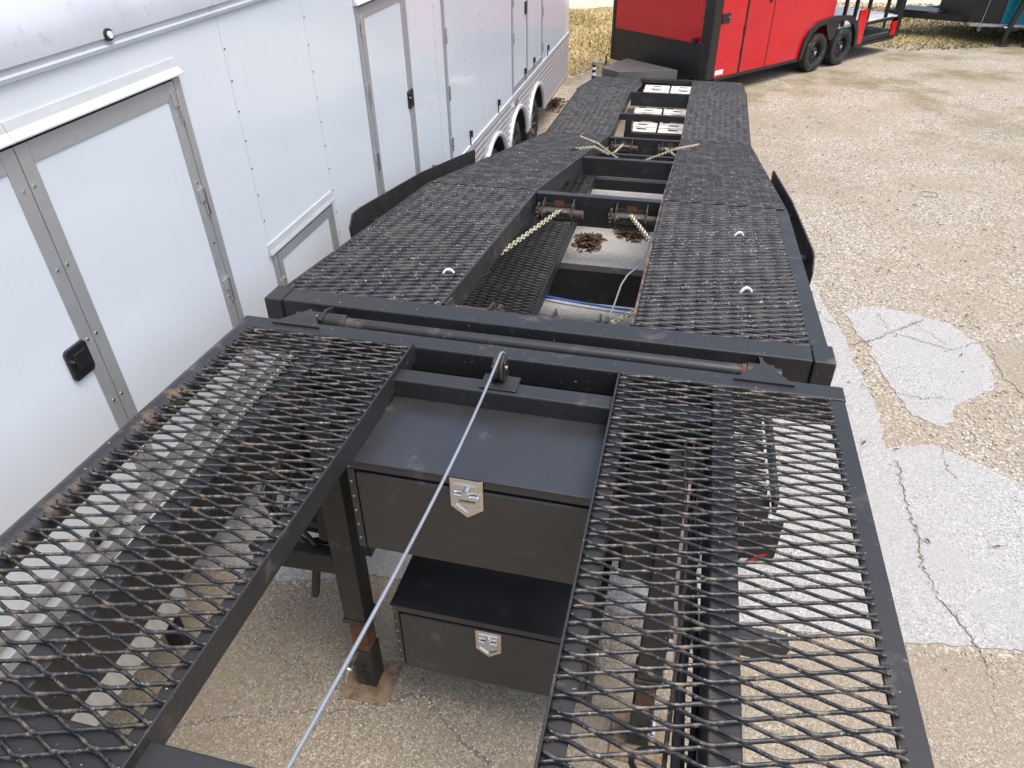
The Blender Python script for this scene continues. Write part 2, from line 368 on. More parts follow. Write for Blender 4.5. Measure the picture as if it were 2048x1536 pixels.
# loose stones
def ico():
    t = (1+5**.5)/2
    v = np.array([(-1, t, 0), (1, t, 0), (-1, -t, 0), (1, -t, 0), (0, -1, t), (0, 1, t), (0, -1, -t), (0, 1, -t), (t, 0, -1), (t, 0, 1), (-t, 0, -1), (-t, 0, 1)], float)
    v /= np.linalg.norm(v[0])
    f = np.array([(0, 11, 5), (0, 5, 1), (0, 1, 7), (0, 7, 10), (0, 10, 11), (1, 5, 9), (5, 11, 4), (11, 10, 2), (10, 7, 6), (7, 1, 8), (3, 9, 4), (3, 4, 2), (3, 2, 6), (3, 6, 8), (3, 8, 9), (4, 9, 5), (2, 4, 11), (6, 2, 10), (8, 6, 7), (9, 8, 1)])
    return v, f
def stones(name, xy, size, tone, zbase):
    v0, f0 = ico(); n = len(xy)
    s = size[:, None]*np.stack([RNG.uniform(.7, 1.35, n), RNG.uniform(.7, 1.3, n), RNG.uniform(.4, .8, n)], 1)
    jit = RNG.uniform(.75, 1.2, (n, 12, 1)); v = v0[None]*jit*s[:, None, :]
    a = RNG.uniform(0, 6.28, n); c, sn = np.cos(a)[:, None], np.sin(a)[:, None]
    x, y = v[..., 0]*c-v[..., 1]*sn, v[..., 0]*sn+v[..., 1]*c
    zb = np.broadcast_to(np.asarray(zbase, float), (n,))
    v = np.stack([x+xy[:, :1], y+xy[:, 1:2], v[..., 2]+(zb+s[:, 2]*.35)[:, None]], -1).reshape(-1, 3)
    f = (f0[None]+(np.arange(n)*12)[:, None, None]).reshape(-1, 3)
    o = nparr(name, v, f, 'stone', None, True, np.repeat(tone, 12)); o['kind'] = 'stuff'; return o
def inpoly(P, poly):
    x, y = P[:, 0], P[:, 1]; c = np.zeros(len(P), bool); n = len(poly)
    for i in range(n):
        x1, y1 = poly[i][:2]; x2, y2 = poly[(i+1) % n][:2]
        cond = (y1 > y) != (y2 > y)
        with np.errstate(divide='ignore', invalid='ignore'): c ^= cond & (x < (x2-x1)*(y-y1)/(y2-y1+1e-12)+x1)
    return c
pad = [(7, 2.95), (-6, 2.3), (-6, 10.2), (-.5, 10.0), (1.0, 9.4), (1.35, 7.6)]+rb+[(7, 4.3)]
N = 120000
P = np.stack([RNG.uniform(1.0, 7.5, N), RNG.uniform(3.6, 15, N)], 1)
dens = .5+.5*np.sin(P[:, 0]*1.9+1.3*np.sin(P[:, 1]*.8))*np.sin(P[:, 1]*1.1+.7*np.sin(P[:, 0]*1.4))
keep = RNG.random(N) < np.clip(1.25-P[:, 1]/13, .12, 1)*(.25+.75*dens)
PJ = P+RNG.normal(0, .06, P.shape)
keep &= ~inpoly(PJ, pad) & ~inpoly(PJ, isl) & (P[:, 0] < 2.2+.4*P[:, 1])
P = P[keep][:52000]
st = stones('loose_gravel', P, RNG.gamma(4., .0013, len(P))+.0025, np.clip(RNG.normal(.56, .2, len(P)), 0, 1), 0.)
props(st, 'loose tan and white gravel stones strewn over the yard', 'gravel')
pts, zz, sz = [], [], []
for fine, w in CR:
    for p in fine:
        for _ in range(3 if w > .004 else 1):
            pts.append((p.x+random.gauss(0, w*1.3), p.y+random.gauss(0, w*1.3))); sz.append(random.uniform(.002, .0065)*(1.25 if w > .01 else 1)); zz.append(.011 if p.y < 2.6 else .014)
for _ in range(650):
    x, y = random.uniform(-2.2, 5), random.uniform(.4, 7)
    pts.append((x, y)); sz.append(random.choice([.002, .003, .004, .004, .006])); zz.append(.008 if y < 2.5 else .012)
for i in range(1200):      # line of grit along the joint of the two slabs
    x = random.uniform(-2, 5); y = 2.64+.1*x*.55+random.gauss(0, .03); pts.append((x, y)); sz.append(random.uniform(.002, .006)); zz.append(.008)
st = stones('crack_grit', np.array(pts), np.array(sz), np.clip(RNG.normal(.62, .3, len(pts)), 0, 1), np.array(zz))
props(st, 'white and brown grit lying in the cracks and joints of the concrete', 'grit')
# dormant grass
def grass(name, n, area, hmin, hmax, gr, label):
    P = []
    while sum(len(p) for p in P) < n:
        q = np.stack([RNG.uniform(area[0], area[1], n), RNG.uniform(area[2], area[3], n)], 1); P.append(q[inpoly(q, area[4])] if area[4] else q)
    P = np.concatenate(P)[:n]; h = RNG.uniform(hmin, hmax, n); a = RNG.uniform(0, 6.28, n); w = RNG.uniform(.008, .022, n); ln = RNG.uniform(.4, 1.6, n)
    dx, dy = np.cos(a), np.sin(a); z0 = np.zeros(n)+.004
    A = np.stack([P[:, 0]-dy*w, P[:, 1]+dx*w, z0], 1); B = np.stack([P[:, 0]+dy*w, P[:, 1]-dx*w, z0], 1)
    C = np.stack([P[:, 0]+dx*h*ln, P[:, 1]+dy*h*ln, z0+h], 1)
    v = np.stack([A, B, C], 1).reshape(-1, 3); f = np.arange(3*n).reshape(-1, 3)
    tone = np.clip(RNG.normal(gr, .2, n)+.25*np.sin(P[:, 0]*1.7+np.sin(P[:, 1]*1.1)*2), 0, 1)
    o = nparr(name, v, f, 'grass', None, False, np.repeat(tone, 3)); o['kind'] = 'stuff'; props(o, label, 'grass')
grass('dormant_grass', 26000, (-5.5, 1.0, 14.6, 24.2, [(-5.5, 14.8), (-2.7, 14.9), (-1.9, 16.2), (0.5, 19), (1, 24.2), (-5.5, 23.2)]), .02, .07, .68, 'tan dormant grass behind the red and white trailers')
grass('green_weeds', 16000, (2.5, 10, 17.6, 26, [(3.0, 20.0), (4.6, 19.0), (5.6, 19.4), (8.5, 20.4), (10, 22), (10, 26), (2.5, 26), (2.0, 21)]), .02, .06, .26, 'green weeds under the dark trailers behind the gravel')

# ================================================================== black car hauler
def carN(P): return P@RC+np.array([0, 0, H])
hauler = thing('car_hauler_trailer', (-.56, 2.0, 0), 'long black gooseneck car hauler with expanded mesh runways and two toolboxes', 'trailer', rot=Matrix.Rotation(-TH, 3, 'X'))
CM = lambda: MB(car)
GX = -.556
PROF = [(2.68, -1.53), (4.80, -1.695), (9.0, -2.43), (11.55, -2.41), (13.3, -2.60)]
def zd(y): return float(np.interp(y, [p[0] for p in PROF], [p[1] for p in PROF]))
def cxd(y): return -.563+.0085*(y-2.7)
def expanded(name, u0, u1, v0, v1, fmap, mat, L=.152, S=.0515, spp=12, w=.0047, t=.0031, parent=None, tilt=50, amp=.0042):
    n = int((v1-v0)/(S/2)); us = np.arange(u0, u1, L/spp); us = np.append(us, u1); m = len(us)
    ph = np.clip(1.28*2/np.pi*np.arcsin(.985*np.sin(2*np.pi*(us-u0)/L)), -1, 1)
    k = np.arange(n); sg = np.where(k % 2 == 0, 1., -1.)
    off = sg[:, None]*ph[None]*(RNG.normal(1, .03, (n, 1)))
    V = v0+k[:, None]*S/2+off*(S/4)*.94
    Z = -amp*off+RNG.normal(0, .0008, (n, 1))
    ca, sa = math.cos(R(tilt)), math.sin(R(tilt)); cor = [(-w, -t), (w, -t), (w, t), (-w, t)]
    vv = np.empty((n, m, 4, 3))
    for c, (a, b) in enumerate(cor):
        dv, dz = a*ca-b*sa, a*sa+b*ca
        vv[:, :, c, 0] = us[None]; vv[:, :, c, 1] = V+dv; vv[:, :, c, 2] = Z+dz
    P = fmap(vv.reshape(-1, 3)); P = carN(P)
    base = (np.arange(n)[:, None]*m+np.arange(m-1)[None])*4; fs = []
    for c in range(4):
        d = (c+1) % 4; fs.append(np.stack([base+c, base+d, base+4+d, base+4+c], -1).reshape(-1, 4))
    e0 = np.arange(n)*m*4; e1 = e0+(m-1)*4
    fs.append(np.stack([e0+3, e0+2, e0+1, e0], -1)); fs.append(np.stack([e1, e1+1, e1+2, e1+3], -1))
    return nparr(name, P, np.concatenate(fs), mat, parent)
def neckmap(P): Q = P.copy(); Q[:, 2] += -1.506; return Q
expanded('neck_mesh_panel', -1.712, -.978, -.7, 2.36, neckmap, 'mesh', parent=hauler)
expanded('neck_mesh_panel', -.138, .618, -.7, 2.36, neckmap, 'mesh', parent=hauler)
# --- neck frame
ZF = -1.517
b = CM(); b.tube([(-1.735, y, -1.541) for y in np.linspace(-.75, 2.36, 8)], .046, 20); b.build('side_pipe', 'pipe', hauler, True)
b = CM(); b.box(.605, .672, -.75, 2.334, ZF-.012, ZF); b.box(.66, .672, -.75, 2.334, ZF-.09, ZF-.012); b.build('side_angle', 'frame', hauler, bevel=.003)
for x0, nm in ((-1.40, 'main_rail'), (.207, 'main_rail')):
    b = CM(); b.box(x0, x0+.075, -.75, 2.334, ZF-.2, ZF-.002); b.build(nm, 'frame', hauler, bevel=.005)
b = CM(); b.box(-.976, -.969, -.75, 2.334, ZF-.06, -1.488); b.box(-1.026, -.976, -.75, 2.334, ZF-.008, ZF-.001); b.build('inner_angle', 'frame', hauler, bevel=.002)
b = CM(); b.box(-.145, -.138, -.75, 2.334, ZF-.06, -1.492); b.box(-.138, -.085, -.75, 2.334, ZF-.008, ZF-.001); b.build('inner_angle', 'frame', hauler, bevel=.002)
b = CM(); b.box(-1.78, .676, 2.335, 2.425, ZF-.11, ZF+.004); b.build('rear_crossmember', 'frame', hauler, bevel=.006)
b = CM(); b.box(-1.324, .206, 2.105, 2.185, ZF-.09, ZF-.004); b.build('crossmember', 'frame', hauler, bevel=.006)
b = CM(); b.box(-1.69, .604, .49, .655, ZF-.11, ZF-.004); b.build('front_crossmember', 'frame', hauler, bevel=.006)
b = CM(); b.box(-1.69, .604, -.72, -.6, ZF-.11, ZF-.004); b.build('front_crossmember', 'frame', hauler, bevel=.006)
# neck risers and the low frame
for x0 in (-1.40, .207):
    b = CM(); b.prism([(x0, 2.19, ZF-.2), (x0, 2.62, ZF-.2), (x0, 2.9, -2.6), (x0, 2.9, -2.85), (x0, 2.35, -2.85)], (.075, 0, 0)); b.build('neck_riser', 'frame', hauler, bevel=.005)
    b = CM(); b.box(x0, x0+.09, 2.9, 12.6, -2.86, -2.64); b.build('low_rail', 'frame', hauler, bevel=.005)
b = CM(); b.box(-1.32, .2, 2.58, 2.64, -2.75, -1.74); b.build('riser_plate', 'under', hauler)
b = CM(); b.box(-1.324, .206, 2.30, 2.38, -2.5, -2.38); b.build('riser_crossmember', 'frame', hauler, bevel=.004)
# shaft, collars, lugs, gussets
YS, ZS = 2.53, -1.565
b = CM(); b.cyl((-1.6, YS, ZS), (.47, YS, ZS), .03, 20); b.build('hinge_shaft', 'frame', hauler, True)
for xa, xb in ((-1.52, -1.36), (.34, .44)):
    b = CM(); b.cyl((xa, YS, ZS), (xb, YS, ZS), .04, 20); b.build('shaft_collar', 'frame', hauler, True)
b = CM(); b.cyl((.322, YS, ZS), (.339, YS, ZS), .0335, 20); b.build('shaft_band', 'rust', hauler, True)
for x in (-1.47, .385):
    b = CM(); b.prism([(x, YS-.05, ZS-.04), (x, 2.61, ZS-.08), (x, 2.612, -1.535), (x, YS+.02, ZS+.05), (x, YS-.05, ZS+.035)], (.014, 0, 0)); b.build('hinge_lug', 'frame', hauler)
for xs in ((-1.63, -1.51, -1.41), (.28, .395, .5)):
    b = CM(); b.prism([(xs[0], 2.38, -1.512), (xs[2], 2.38, -1.512), (xs[1], 2.515, -1.505)], (0, 0, .008)); b.build('gusset_plate', 'frame', hauler)
# --- toolboxes
def latch(parent, x, y, z, s=1.):
    pent = [(-.058, .082), (.058, .082), (.058, -.045), (0, -.09), (-.058, -.045)]
    b = CM(); b.prism([(x+u*s, y, z+w*s) for u, w in pent], (0, -.004, 0)); pl = b.build('latch', 'steel', parent, bevel=.0015)
    b = CM()
    inn = [(u*.72, w*.72) for u, w in pent]
    for i in range(5):
        p, q = inn[i], inn[(i+1) % 5]
        b.bar((x+p[0]*s, y-.006, z+p[1]*s), (x+q[0]*s, y-.006, z+q[1]*s), .004, .006, (0, 1, 0))
    b.build('latch_rim', 'chrome', pl)
    b = CM(); b.bar((x-.045*s, y-.012, z+.012*s), (x+.045*s, y-.012, z+.012*s), .012, .018, (0, 0, 1))
    b.bar((x-.03*s, y-.009, z-.018*s), (x+.03*s, y-.009, z-.018*s), .006, .012, (0, 0, 1)); b.build('latch_handle', 'chrome', pl, bevel=.003)
    b = CM(); b.cyl((x, y-.004, z+.03*s), (x, y-.022, z+.03*s), .013, 16); b.build('lock_cylinder', 'chrome', pl, True)
def toolbox(label, x0, x1, y0, y1, z0, z1, lx, lz):
    b = CM(); b.box(x0, x1, y0+.012, y1, z0, z1-.003)
    t = .028
    b.box(x0, x1, y0-.006, y0+.011, z1-.042, z1-.003); b.box(x0, x0+t, y0-.004, y0+.011, z0, z1-.045); b.box(x1-t, x1, y0-.004, y0+.011, z0, z1-.045)
    tb = b.build('toolbox', 'box', hauler, bevel=.003, label=label)
    b = CM(); b.box(x0-.006, x1+.006, y0-.014, y1+.002, z1-.001, z1+.003); b.build('toolbox_lid', 'box', tb, bevel=.0015)
    b = CM(); b.box(x0+t+.006, x1-t-.006, y0-.010, y0+.010, z0+.006, z1-.056); d = b.build('toolbox_door', 'box', tb, bevel=.007)
    latch(tb, lx, y0-.0115, lz)
    b = CM()
    for k in range(6): b.cyl((x0+.012, y0-.003, z0+.05+k*.07), (x0+.012, y0-.007, z0+.05+k*.07), .004, 8)
    b.build('toolbox_rivets', 'alu', tb, kind='stuff')
lu = cony((935, 993), 1.72); ll = cony((978, 1285), 1.9)
toolbox('upper toolbox with a wide matt black lid', -1.012, -.10, 1.725, 2.235, -2.035, -1.602, lu[0], lu[2])
toolbox('lower toolbox set back below the other', -1.012, -.10, 1.905, 2.415, -3.03, -2.585, ll[0], ll[2])
b = CM(); b.box(-1.29, .18, 2.1, 2.18, -2.16, -2.04); b.build('toolbox_carrier', 'frame', hauler, bevel=.004)
for x in (-.96, -.15):
    b = CM(); b.box(x-.02, x+.02, 2.24, 2.28, -2.59, -2.16); b.build('toolbox_hanger', 'frame', hauler, bevel=.003)
# --- jacks
def jack(x, y, hand):
    s = hand
    b = CM(); b.box(x-.055, x+.055, y-.055, y+.055, -2.84, ZF-.115); j = b.build('jack_leg', 'frame', hauler, bevel=.006)
    b = CM(); b.box(x-.062, x+.062, y-.062, y+.062, -2.87, -2.841); b.build('jack_collar', 'frame', j, bevel=.004)
    b = CM(); b.box(x-.043, x+.043, y-.043, y+.043, -3.09, -2.871); b.build('inner_leg', 'rust', j, bevel=.004)
    b = CM(); b.box(x-.05, x+.05, y-.05, y+.05, -3.36, -3.091); b.build('drop_leg', 'frame', j, bevel=.004)
    b = CM()
    for z in (-3.2, -3.25, -3.30): b.cyl((x, y-.0505, z), (x, y-.052, z), .011, 14)
    b.build('pin_hole', 'under', j, kind='stuff')
    b = CM(); b.cyl((x-.05*s, y-.05, -3.16), (x-.05*s, y-.11, -3.16), .02, 14); b.tube([(x-.05*s, y-.11, -3.16), (x-.062*s, y-.125, -3.2), (x-.07*s, y-.12, -3.26)], .009, 8); b.build('spring_pin', 'chrome', j, True)
    w0 = np.array(car((x, y, -3.35)))
    b = MB(); b.box(w0[0]-.13, w0[0]+.13, w0[1]-.13, w0[1]+.12, .009, .021); b.box(w0[0]-.115, w0[0]+.115, w0[1]-.115, w0[1]-.10, .021, .03); b.build('foot_plate', 'foot', j, bevel=.003)
    b = CM(); b.cyl((x-.05*s, y-.02, -2.27), (x-.16*s, y-.02, -2.27), .014, 12); b.build('crank_shaft', 'under', j, True)
    b = CM(); b.prism([(x-.056*s, y-.05, -2.33), (x-.056*s, y+.05, -2.33), (x-.056*s, y+.03, -2.15), (x-.056*s, y-.03, -2.15)], (-.045*s, 0, 0)); b.build('gearbox', 'under', j, bevel=.005)
jack(-1.245, 2.01, 1); jack(.133, 2.01, -1)
b = CM(); b.bar((-1.301, 2.01, -2.5), (-1.78, 2.08, -2.62), .07, .11); b.build('outrigger_arm', 'frame', hauler, bevel=.004)
b = CM(); b.bar((.189, 2.01, -2.5), (.66, 2.08, -2.62), .07, .11); b.build('outrigger_arm', 'frame', hauler, bevel=.004)
b = CM(); b.bar((-1.45, 2.06, -2.60), (-1.5, 2.06, -2.85), .03, .03); b.build('chain_hook_bar', 'frame', hauler)
b = CM(); b.box(-1.69, -1.44, 2.12, 2.56, -2.48, -1.86); tk = b.build('hydraulic_tank', 'under', hauler, bevel=.012)
b = CM(); b.cyl((-1.56, 2.2, -1.86), (-1.56, 2.2, -1.82), .04, 18); b.build('tank_cap', 'frame', tk, True)
b = CM(); b.cyl((-1.56, 2.02, -2.0), (-1.56, 2.119, -2.0), .07, 20); b.build('pump_motor', 'winch', tk, True)
b = CM(); b.box(-1.62, -1.5, 2.108, 2.119, -2.42, -2.2); b.build('tank_label', 'grey_lum', tk)
for k in range(3):
    b = CM(); b.tube([(-1.6+.05*k, 2.1, -2.08), (-1.6+.05*k, 1.98, -2.15-.03*k), (-1.5+.05*k, 2.0, -2.4), (-1.36, 2.15+.05*k, -2.55)], .012, 8); b.build('hydraulic_hose', 'black_plastic', tk, True)
b = CM(); b.box(-1.44, -1.03, 2.25, 2.57, -2.38, -1.95); b.build('equipment_box', 'under', hauler, bevel=.01)
b = CM(); b.box(-.06, .19, 2.2, 2.5, -2.5, -2.12); bt = b.build('battery_box', 'box', hauler, bevel=.012)
b = CM(); b.box(-.07, .2, 2.19, 2.51, -2.119, -2.09); b.build('battery_box_lid', 'box', bt, bevel=.006)
# side plates with reflective tape
for sgn, x in ((1, .49), (-1, GX*2-.49)):
    b = CM(); b.hexa([(x-.09, 2.31, -2.44), (x+.09, 2.31, -2.33), (x+.09, 2.33, -2.33), (x-.09, 2.33, -2.44), (x-.09, 2.31, -2.13), (x+.09, 2.31, -2.13), (x+.09, 2.33, -2.13), (x-.09, 2.33, -2.13)]); pl = b.build('side_plate', 'frame', hauler)
    def tq(u0, u1, mt, nm):
        z = lambda u: -2.44+.11*(u+.09)/.18
        b = CM(); b.prism([(x+u0, 2.307, z(u0)+.006), (x+u0+.03, 2.307, z(u0)+.012), (x+u1+.03, 2.307, z(u1)+.055), (x+u1, 2.307, z(u1)+.05)], (0, -.001, 0)); b.build(nm, mt, pl)
    tq(-.088, -.04, 'whitetape', 'reflective_tape'); tq(-.05, .03, 'redtape', 'reflective_tape')
# loom of hoses along the right main rail
for k, (r, mt, dx, dz) in enumerate([(.012, 'black_plastic', .0, 0), (.01, 'black_plastic', .025, -.015), (.006, 'pinkwire', -.015, .0), (.009, 'under', .01, .02), (.006, 'winch', -.024, .012)]):
    b = CM(); pts = []
    for i, y in enumerate(np.linspace(-.6, 2.28, 40)):
        pts.append((.165+dx+.012*math.sin(y*5+k*1.7), y, -1.66+dz+.04*math.sin(y*2.2+k)-.02*abs(math.sin(y*3))))
    b.tube(pts, r, 8); b.build('wiring_hose', mt, hauler, True)
b = CM(); b.tube([(.13+.075*math.cos(a), .93+.02*math.sin(a), -1.66+.035*math.sin(a)) for a in np.linspace(0, 6.28, 24)[:-1]], .008, 8, True); b.build('hose_loop', 'black_plastic', hauler, True)
b = CM(); b.tube([(.34+.07*math.cos(a), 1.0+.16*math.sin(a), -2.5+.05*math.cos(a*2)) for a in np.linspace(.3, 5.6, 26)], .02, 10); b.build('coiled_hose', 'black_plastic', hauler, True)
# --- pulley on the second crossmember
PX = -.575
b = CM(); b.box(PX-.065, PX+.075, 2.12, 2.215, ZF-.003, ZF+.004); b.build('pulley_base', 'frame', hauler, bevel=.002)
b = CM(); b.lathe((PX-.017, 2.19, -1.462), (1, 0, 0), [(0, .01), (0, .05), (.006, .05), (.012, .042), (.017, .038), (.022, .042), (.028, .05), (.034, .05), (.034, .01)], 30); b.build('pulley_wheel', 'winch', hauler, True)
for dx in (-.024, .019):
    b = CM(); b.prism([(PX+dx, 2.155, ZF+.004), (PX+dx, 2.225, ZF+.004), (PX+dx, 2.215, -1.43), (PX+dx, 2.19, -1.415), (PX+dx, 2.165, -1.43)], (.005, 0, 0)); b.build('pulley_cheek', 'frame', hauler, bevel=.001)
b = CM(); b.cyl((PX-.03, 2.19, -1.462), (PX+.03, 2.19, -1.462), .011, 14); b.build('pulley_pin', 'steel', hauler, True)
# winch at the front of the neck (behind the lens)
for q in ((-.72, -.705, -.55, -.25, ZF-.004, -1.36), (-.49, -.475, -.55, -.25, ZF-.004, -1.36)):
    b = CM(); b.box(*q); b.build('front_winch_bracket', 'frame', hauler)
b = CM(); b.cyl((-.705, -.4, -1.43), (-.49, -.4, -1.43), .045, 20); b.build('front_winch_drum', 'winch', hauler, True)
# winch cable: twisted strand
c0 = np.array([PX, 2.19, -1.406]); c1 = conz((565, 1536), -1.385); dirn = (c1-c0)/np.linalg.norm(c1-c0)
c2 = c0+dirn*((-.4-c0[1])/dirn[1])
cp = np.array([conz((440, 1790), -1.37), c1, conz((700, 1312), -1.43), conz((818, 1112), -1.45), conz((900, 922), -1.447), c0])
fitp = [np.polyfit(cp[:, 1], cp[:, i], 3) for i in (0, 2)]
path = []
for y in np.linspace(-.36, 2.15, 430): path.append(np.array([np.polyval(fitp[0], y), y, np.polyval(fitp[1], y)]))
off = c0-np.array([np.polyval(fitp[0], 2.19), 2.19, np.polyval(fitp[1], 2.19)])
path = [p+off*np.clip((p[1]-1.2)/.9, 0, 1)**2 for p in path]
for a in np.linspace(0, 2.1, 26)[1:]: path.append(np.array([PX+.006*a, 2.19+.056*math.sin(a), -1.462+.056*math.cos(a)]))
path.append(path[-1]+np.array([.004, .0, -.1]))
cab = CM(); vs = []; nn = 18; prev = None; acc = 0.
for i, p in enumerate(path):
    d = Vector(path[min(i+1, len(path)-1)]-path[max(i-1, 0)]).normalized()
    a = d.orthogonal().normalized() if prev is None else (prev-d*prev.dot(d)).normalized(); prev = a; bb = d.cross(a)
    if i: acc += np.linalg.norm(path[i]-path[i-1])
    for k in range(nn):
        t = 2*math.pi*k/nn; rr = .0054*(.78+.22*abs(math.cos(3*(t-acc*2*math.pi/.055)))); vs.append(Vector(p)+a*(rr*math.cos(t))+bb*(rr*math.sin(t)))
fs = []
for i in range(len(path)-1): fs += [(i*nn+k, i*nn+(k+1) % nn, (i+1)*nn+(k+1) % nn, (i+1)*nn+k) for k in range(nn)]
cab.add(vs, fs); o = cab.build('winch_cable', 'zinc', None, True); props(o, 'twisted steel winch cable running over the pulley above the toolboxes', 'cable')

# --- main deck: hinged upper runways
def dmap(side):
    def f(P):
        Q = P.copy(); y = P[:, 1]
        Q[:, 2] = np.interp(y, [p[0] for p in PROF], [p[1] for p in PROF])+P[:, 2]-.004
        Q[:, 0] = P[:, 0]+(-.563+.0085*(y-2.7)); return Q
    return f
IN, OUT = .4235, 1.235
for s in (-1, 1):
    for (ya, yb) in ((2.72, 4.79), (4.81, 8.98), (9.02, 13.22)):
        u0, u1 = (-OUT+.03, -IN-.006) if s < 0 else (IN+.006, OUT-(.075 if ya < 3 else .02))
        expanded('deck_mesh_panel', u0, u1, ya, yb, dmap(s), 'deck', spp=8, parent=hauler, w=.0084, t=.0038, tilt=52, amp=.0016)
def along(b, x0, x1, dz0, dz1, ys):
    for ya, yb in zip(ys[:-1], ys[1:]):
        a = []
        for dz in (dz0, dz1):
            for (x, y) in ((x0, ya), (x1, ya), (x1, yb), (x0, yb)): a.append((cxd(y)+x, y, zd(y)+dz))
        b.hexa(a)
YSEG = [2.75, 4.80, 9.0, 11.55, 13.3]
for s in (-1, 1):
    for ysg, wd in ((YSEG[:2], .09), (YSEG[1:], .035)):
        xo = (-OUT, -OUT+.05) if s < 0 else (OUT-wd, OUT)
        b = CM(); along(b, xo[0], xo[1], -.11, -.012, ysg); b.build('outer_rail', 'frame', hauler, bevel=.004)
    xi = (-IN-.012, -IN) if s < 0 else (IN, IN+.012)
    b = CM(); along(b, xi[0], xi[1], -.12, .004, YSEG); b.build('inner_rail', 'frame' if s < 0 else 'rail_rust', hauler)
    for x in ((-.98, -.74) if s < 0 else (.98, .74)):
        b = CM(); along(b, x-.025, x+.025, -.09, -.016, YSEG); b.build('runway_stringer', 'frame', hauler)
    for y in (3.4, 4.1, 5.5, 6.2, 7.6, 8.3, 9.9, 10.7, 12.4):
        x0, x1 = sorted((s*(IN+.014), s*(OUT-.091)))
        b = CM(); b.box(cxd(y)+x0, cxd(y)+x1, y-.03, y+.03, zd(y)-.15, zd(y)-.092); b.build('runway_bearer', 'frame', hauler)
# front beam
y0, z0 = 2.615, -1.53
b = CM(); b.box(GX-1.16, GX+1.15, y0, y0+.12, z0-.165, z0+.002); b.build('front_beam', 'frame', hauler, bevel=.006)
for xa in (GX-1.245, GX+1.152):
    b = CM(); b.box(xa, xa+.084, y0-.01, y0+.13, z0-.175, z0+.006); b.build('beam_end_block', 'frame', hauler, bevel=.006)
# cross beams between the runways
for y, h, dz, th in ((4.76, .19, .0, .06), (6.88, .17, -.01, .06), (8.93, .2, -.01, .06), (10.0, .08, .02, .07), (8.2, .05, -.12, .05), (8.45, .05, -.2, .05)):
    b = CM(); c = cxd(y); b.box(c-IN+.001, c+IN-.001, y-th/2, y+th/2, zd(y)-h+dz, zd(y)+dz); b.build('cross_beam', 'frame', hauler, bevel=.004)
y = 11.4; c = cxd(y); b = CM(); b.hexa([(c-IN+.001, y-.02, zd(y)-.21), (c+IN-.001, y-.02, zd(y)-.21), (c+IN-.001, y+.02, zd(y)-.21), (c-IN+.001, y+.02, zd(y)-.21), (c-IN+.001, y-.01, zd(y)-.02), (c+IN-.001, y-.01, zd(y)-.02), (c+IN-.001, y+.03, zd(y)-.02), (c-IN+.001, y+.03, zd(y)-.02)]); b.build('cross_plate', 'frame', hauler)
for (y, dz, h) in ((10.75, -.42, .1), (10.2, -.5, .08), (13.22, -.0, .05)):
    c = cxd(y); b = CM(); b.box(c-IN+.001, c+IN-.001, y-.05, y+.05, zd(y)+dz-h, zd(y)+dz); b.build('cross_beam', 'frame', hauler, bevel=.004)
for x in (-IN+.02,):
    c = cxd(10.8); b = CM(); b.box(c+x, c+x+.09, 10.6, 10.9, -2.9, zd(10.8)-.13); b.build('deck_post', 'frame', hauler)
# fender plates beside the deck
for s in (-1, 1):
    x = (-1.905 if s < 0 else .745); th = .01
    pr = [(3.76, -1.80), (3.74, -1.64), (3.80, -1.575), (3.9, -1.575), (5.0, -1.70), (6.38, -1.925), (6.43, -1.95), (6.42, -2.06), (5.0, -1.85)]
    if s > 0: pr = [(y+.12, z-.06+.02*(y-3.7)/2.7) for y, z in pr]
    b = CM(); b.prism([(x, y, z) for y, z in pr], (th, 0, 0)); fp = b.build('fender_plate', 'frame', hauler, bevel=.002)
    for y in (4.1, 5.0, 5.9):
        b = CM(); xa, xb = (x+th, cxd(y)-OUT) if s < 0 else (cxd(y)+OUT, x); b.box(xa, xb, y-.03, y+.03, zd(y)-.1, zd(y)-.08); b.build('fender_bracket', 'frame', fp)
# lower runways
def lmap(P): Q = P.copy(); Q[:, 2] += -2.6; Q[:, 0] = P[:, 0]+cxd(6); return Q
for s in (-1, 1):
    u0, u1 = (-OUT+.06, -IN-.02) if s < 0 else (IN+.02, OUT-.06)
    expanded('lower_mesh_panel', u0, u1, 3.0, 8.9, lmap, 'lowmesh', spp=6, parent=hauler, w=.0072, t=.0036, tilt=52, amp=.006)
    for x in ((-OUT, -IN-.02) if s < 0 else (IN-.0, OUT-.02)):
        b = CM(); c = cxd(6); b.box(c+x, c+x+.02, 3.0, 8.9, -2.7, -2.592); b.build('lower_rail', 'frame', hauler)
c = cxd(6)
b = CM(); b.box(c-OUT+.1, c+OUT-.1, 5.8, 5.92, -3.06, -2.74); b.build('axle_beam', 'under', hauler, bevel=.006)
for y, z, h in ((7.15, -2.62, .1), (8.0, -2.63, .12), (6.95, -2.72, .06), (3.1, -2.72, .1)):
    b = CM(); b.box(c-OUT+.02, c+OUT-.02, y-.05, y+.05, z-h, z); b.build('lower_crossmember', 'frame', hauler, bevel=.004)
def sag(p, q, s, n=16): return [tuple(np.array(p)*(1-t)+np.array(q)*t-np.array([0, 0, s*4*t*(1-t)])) for t in np.linspace(0, 1, n)]
for k in range(2):
    b = CM(); b.tube(sag((c-.8, 5.70-.02*k, -2.95-.03*k), (c+.9, 5.70-.02*k, -3.02-.02*k), .04), .011, 8); b.build('air_hose', 'blue' if k == 0 else 'zinc', hauler, True)
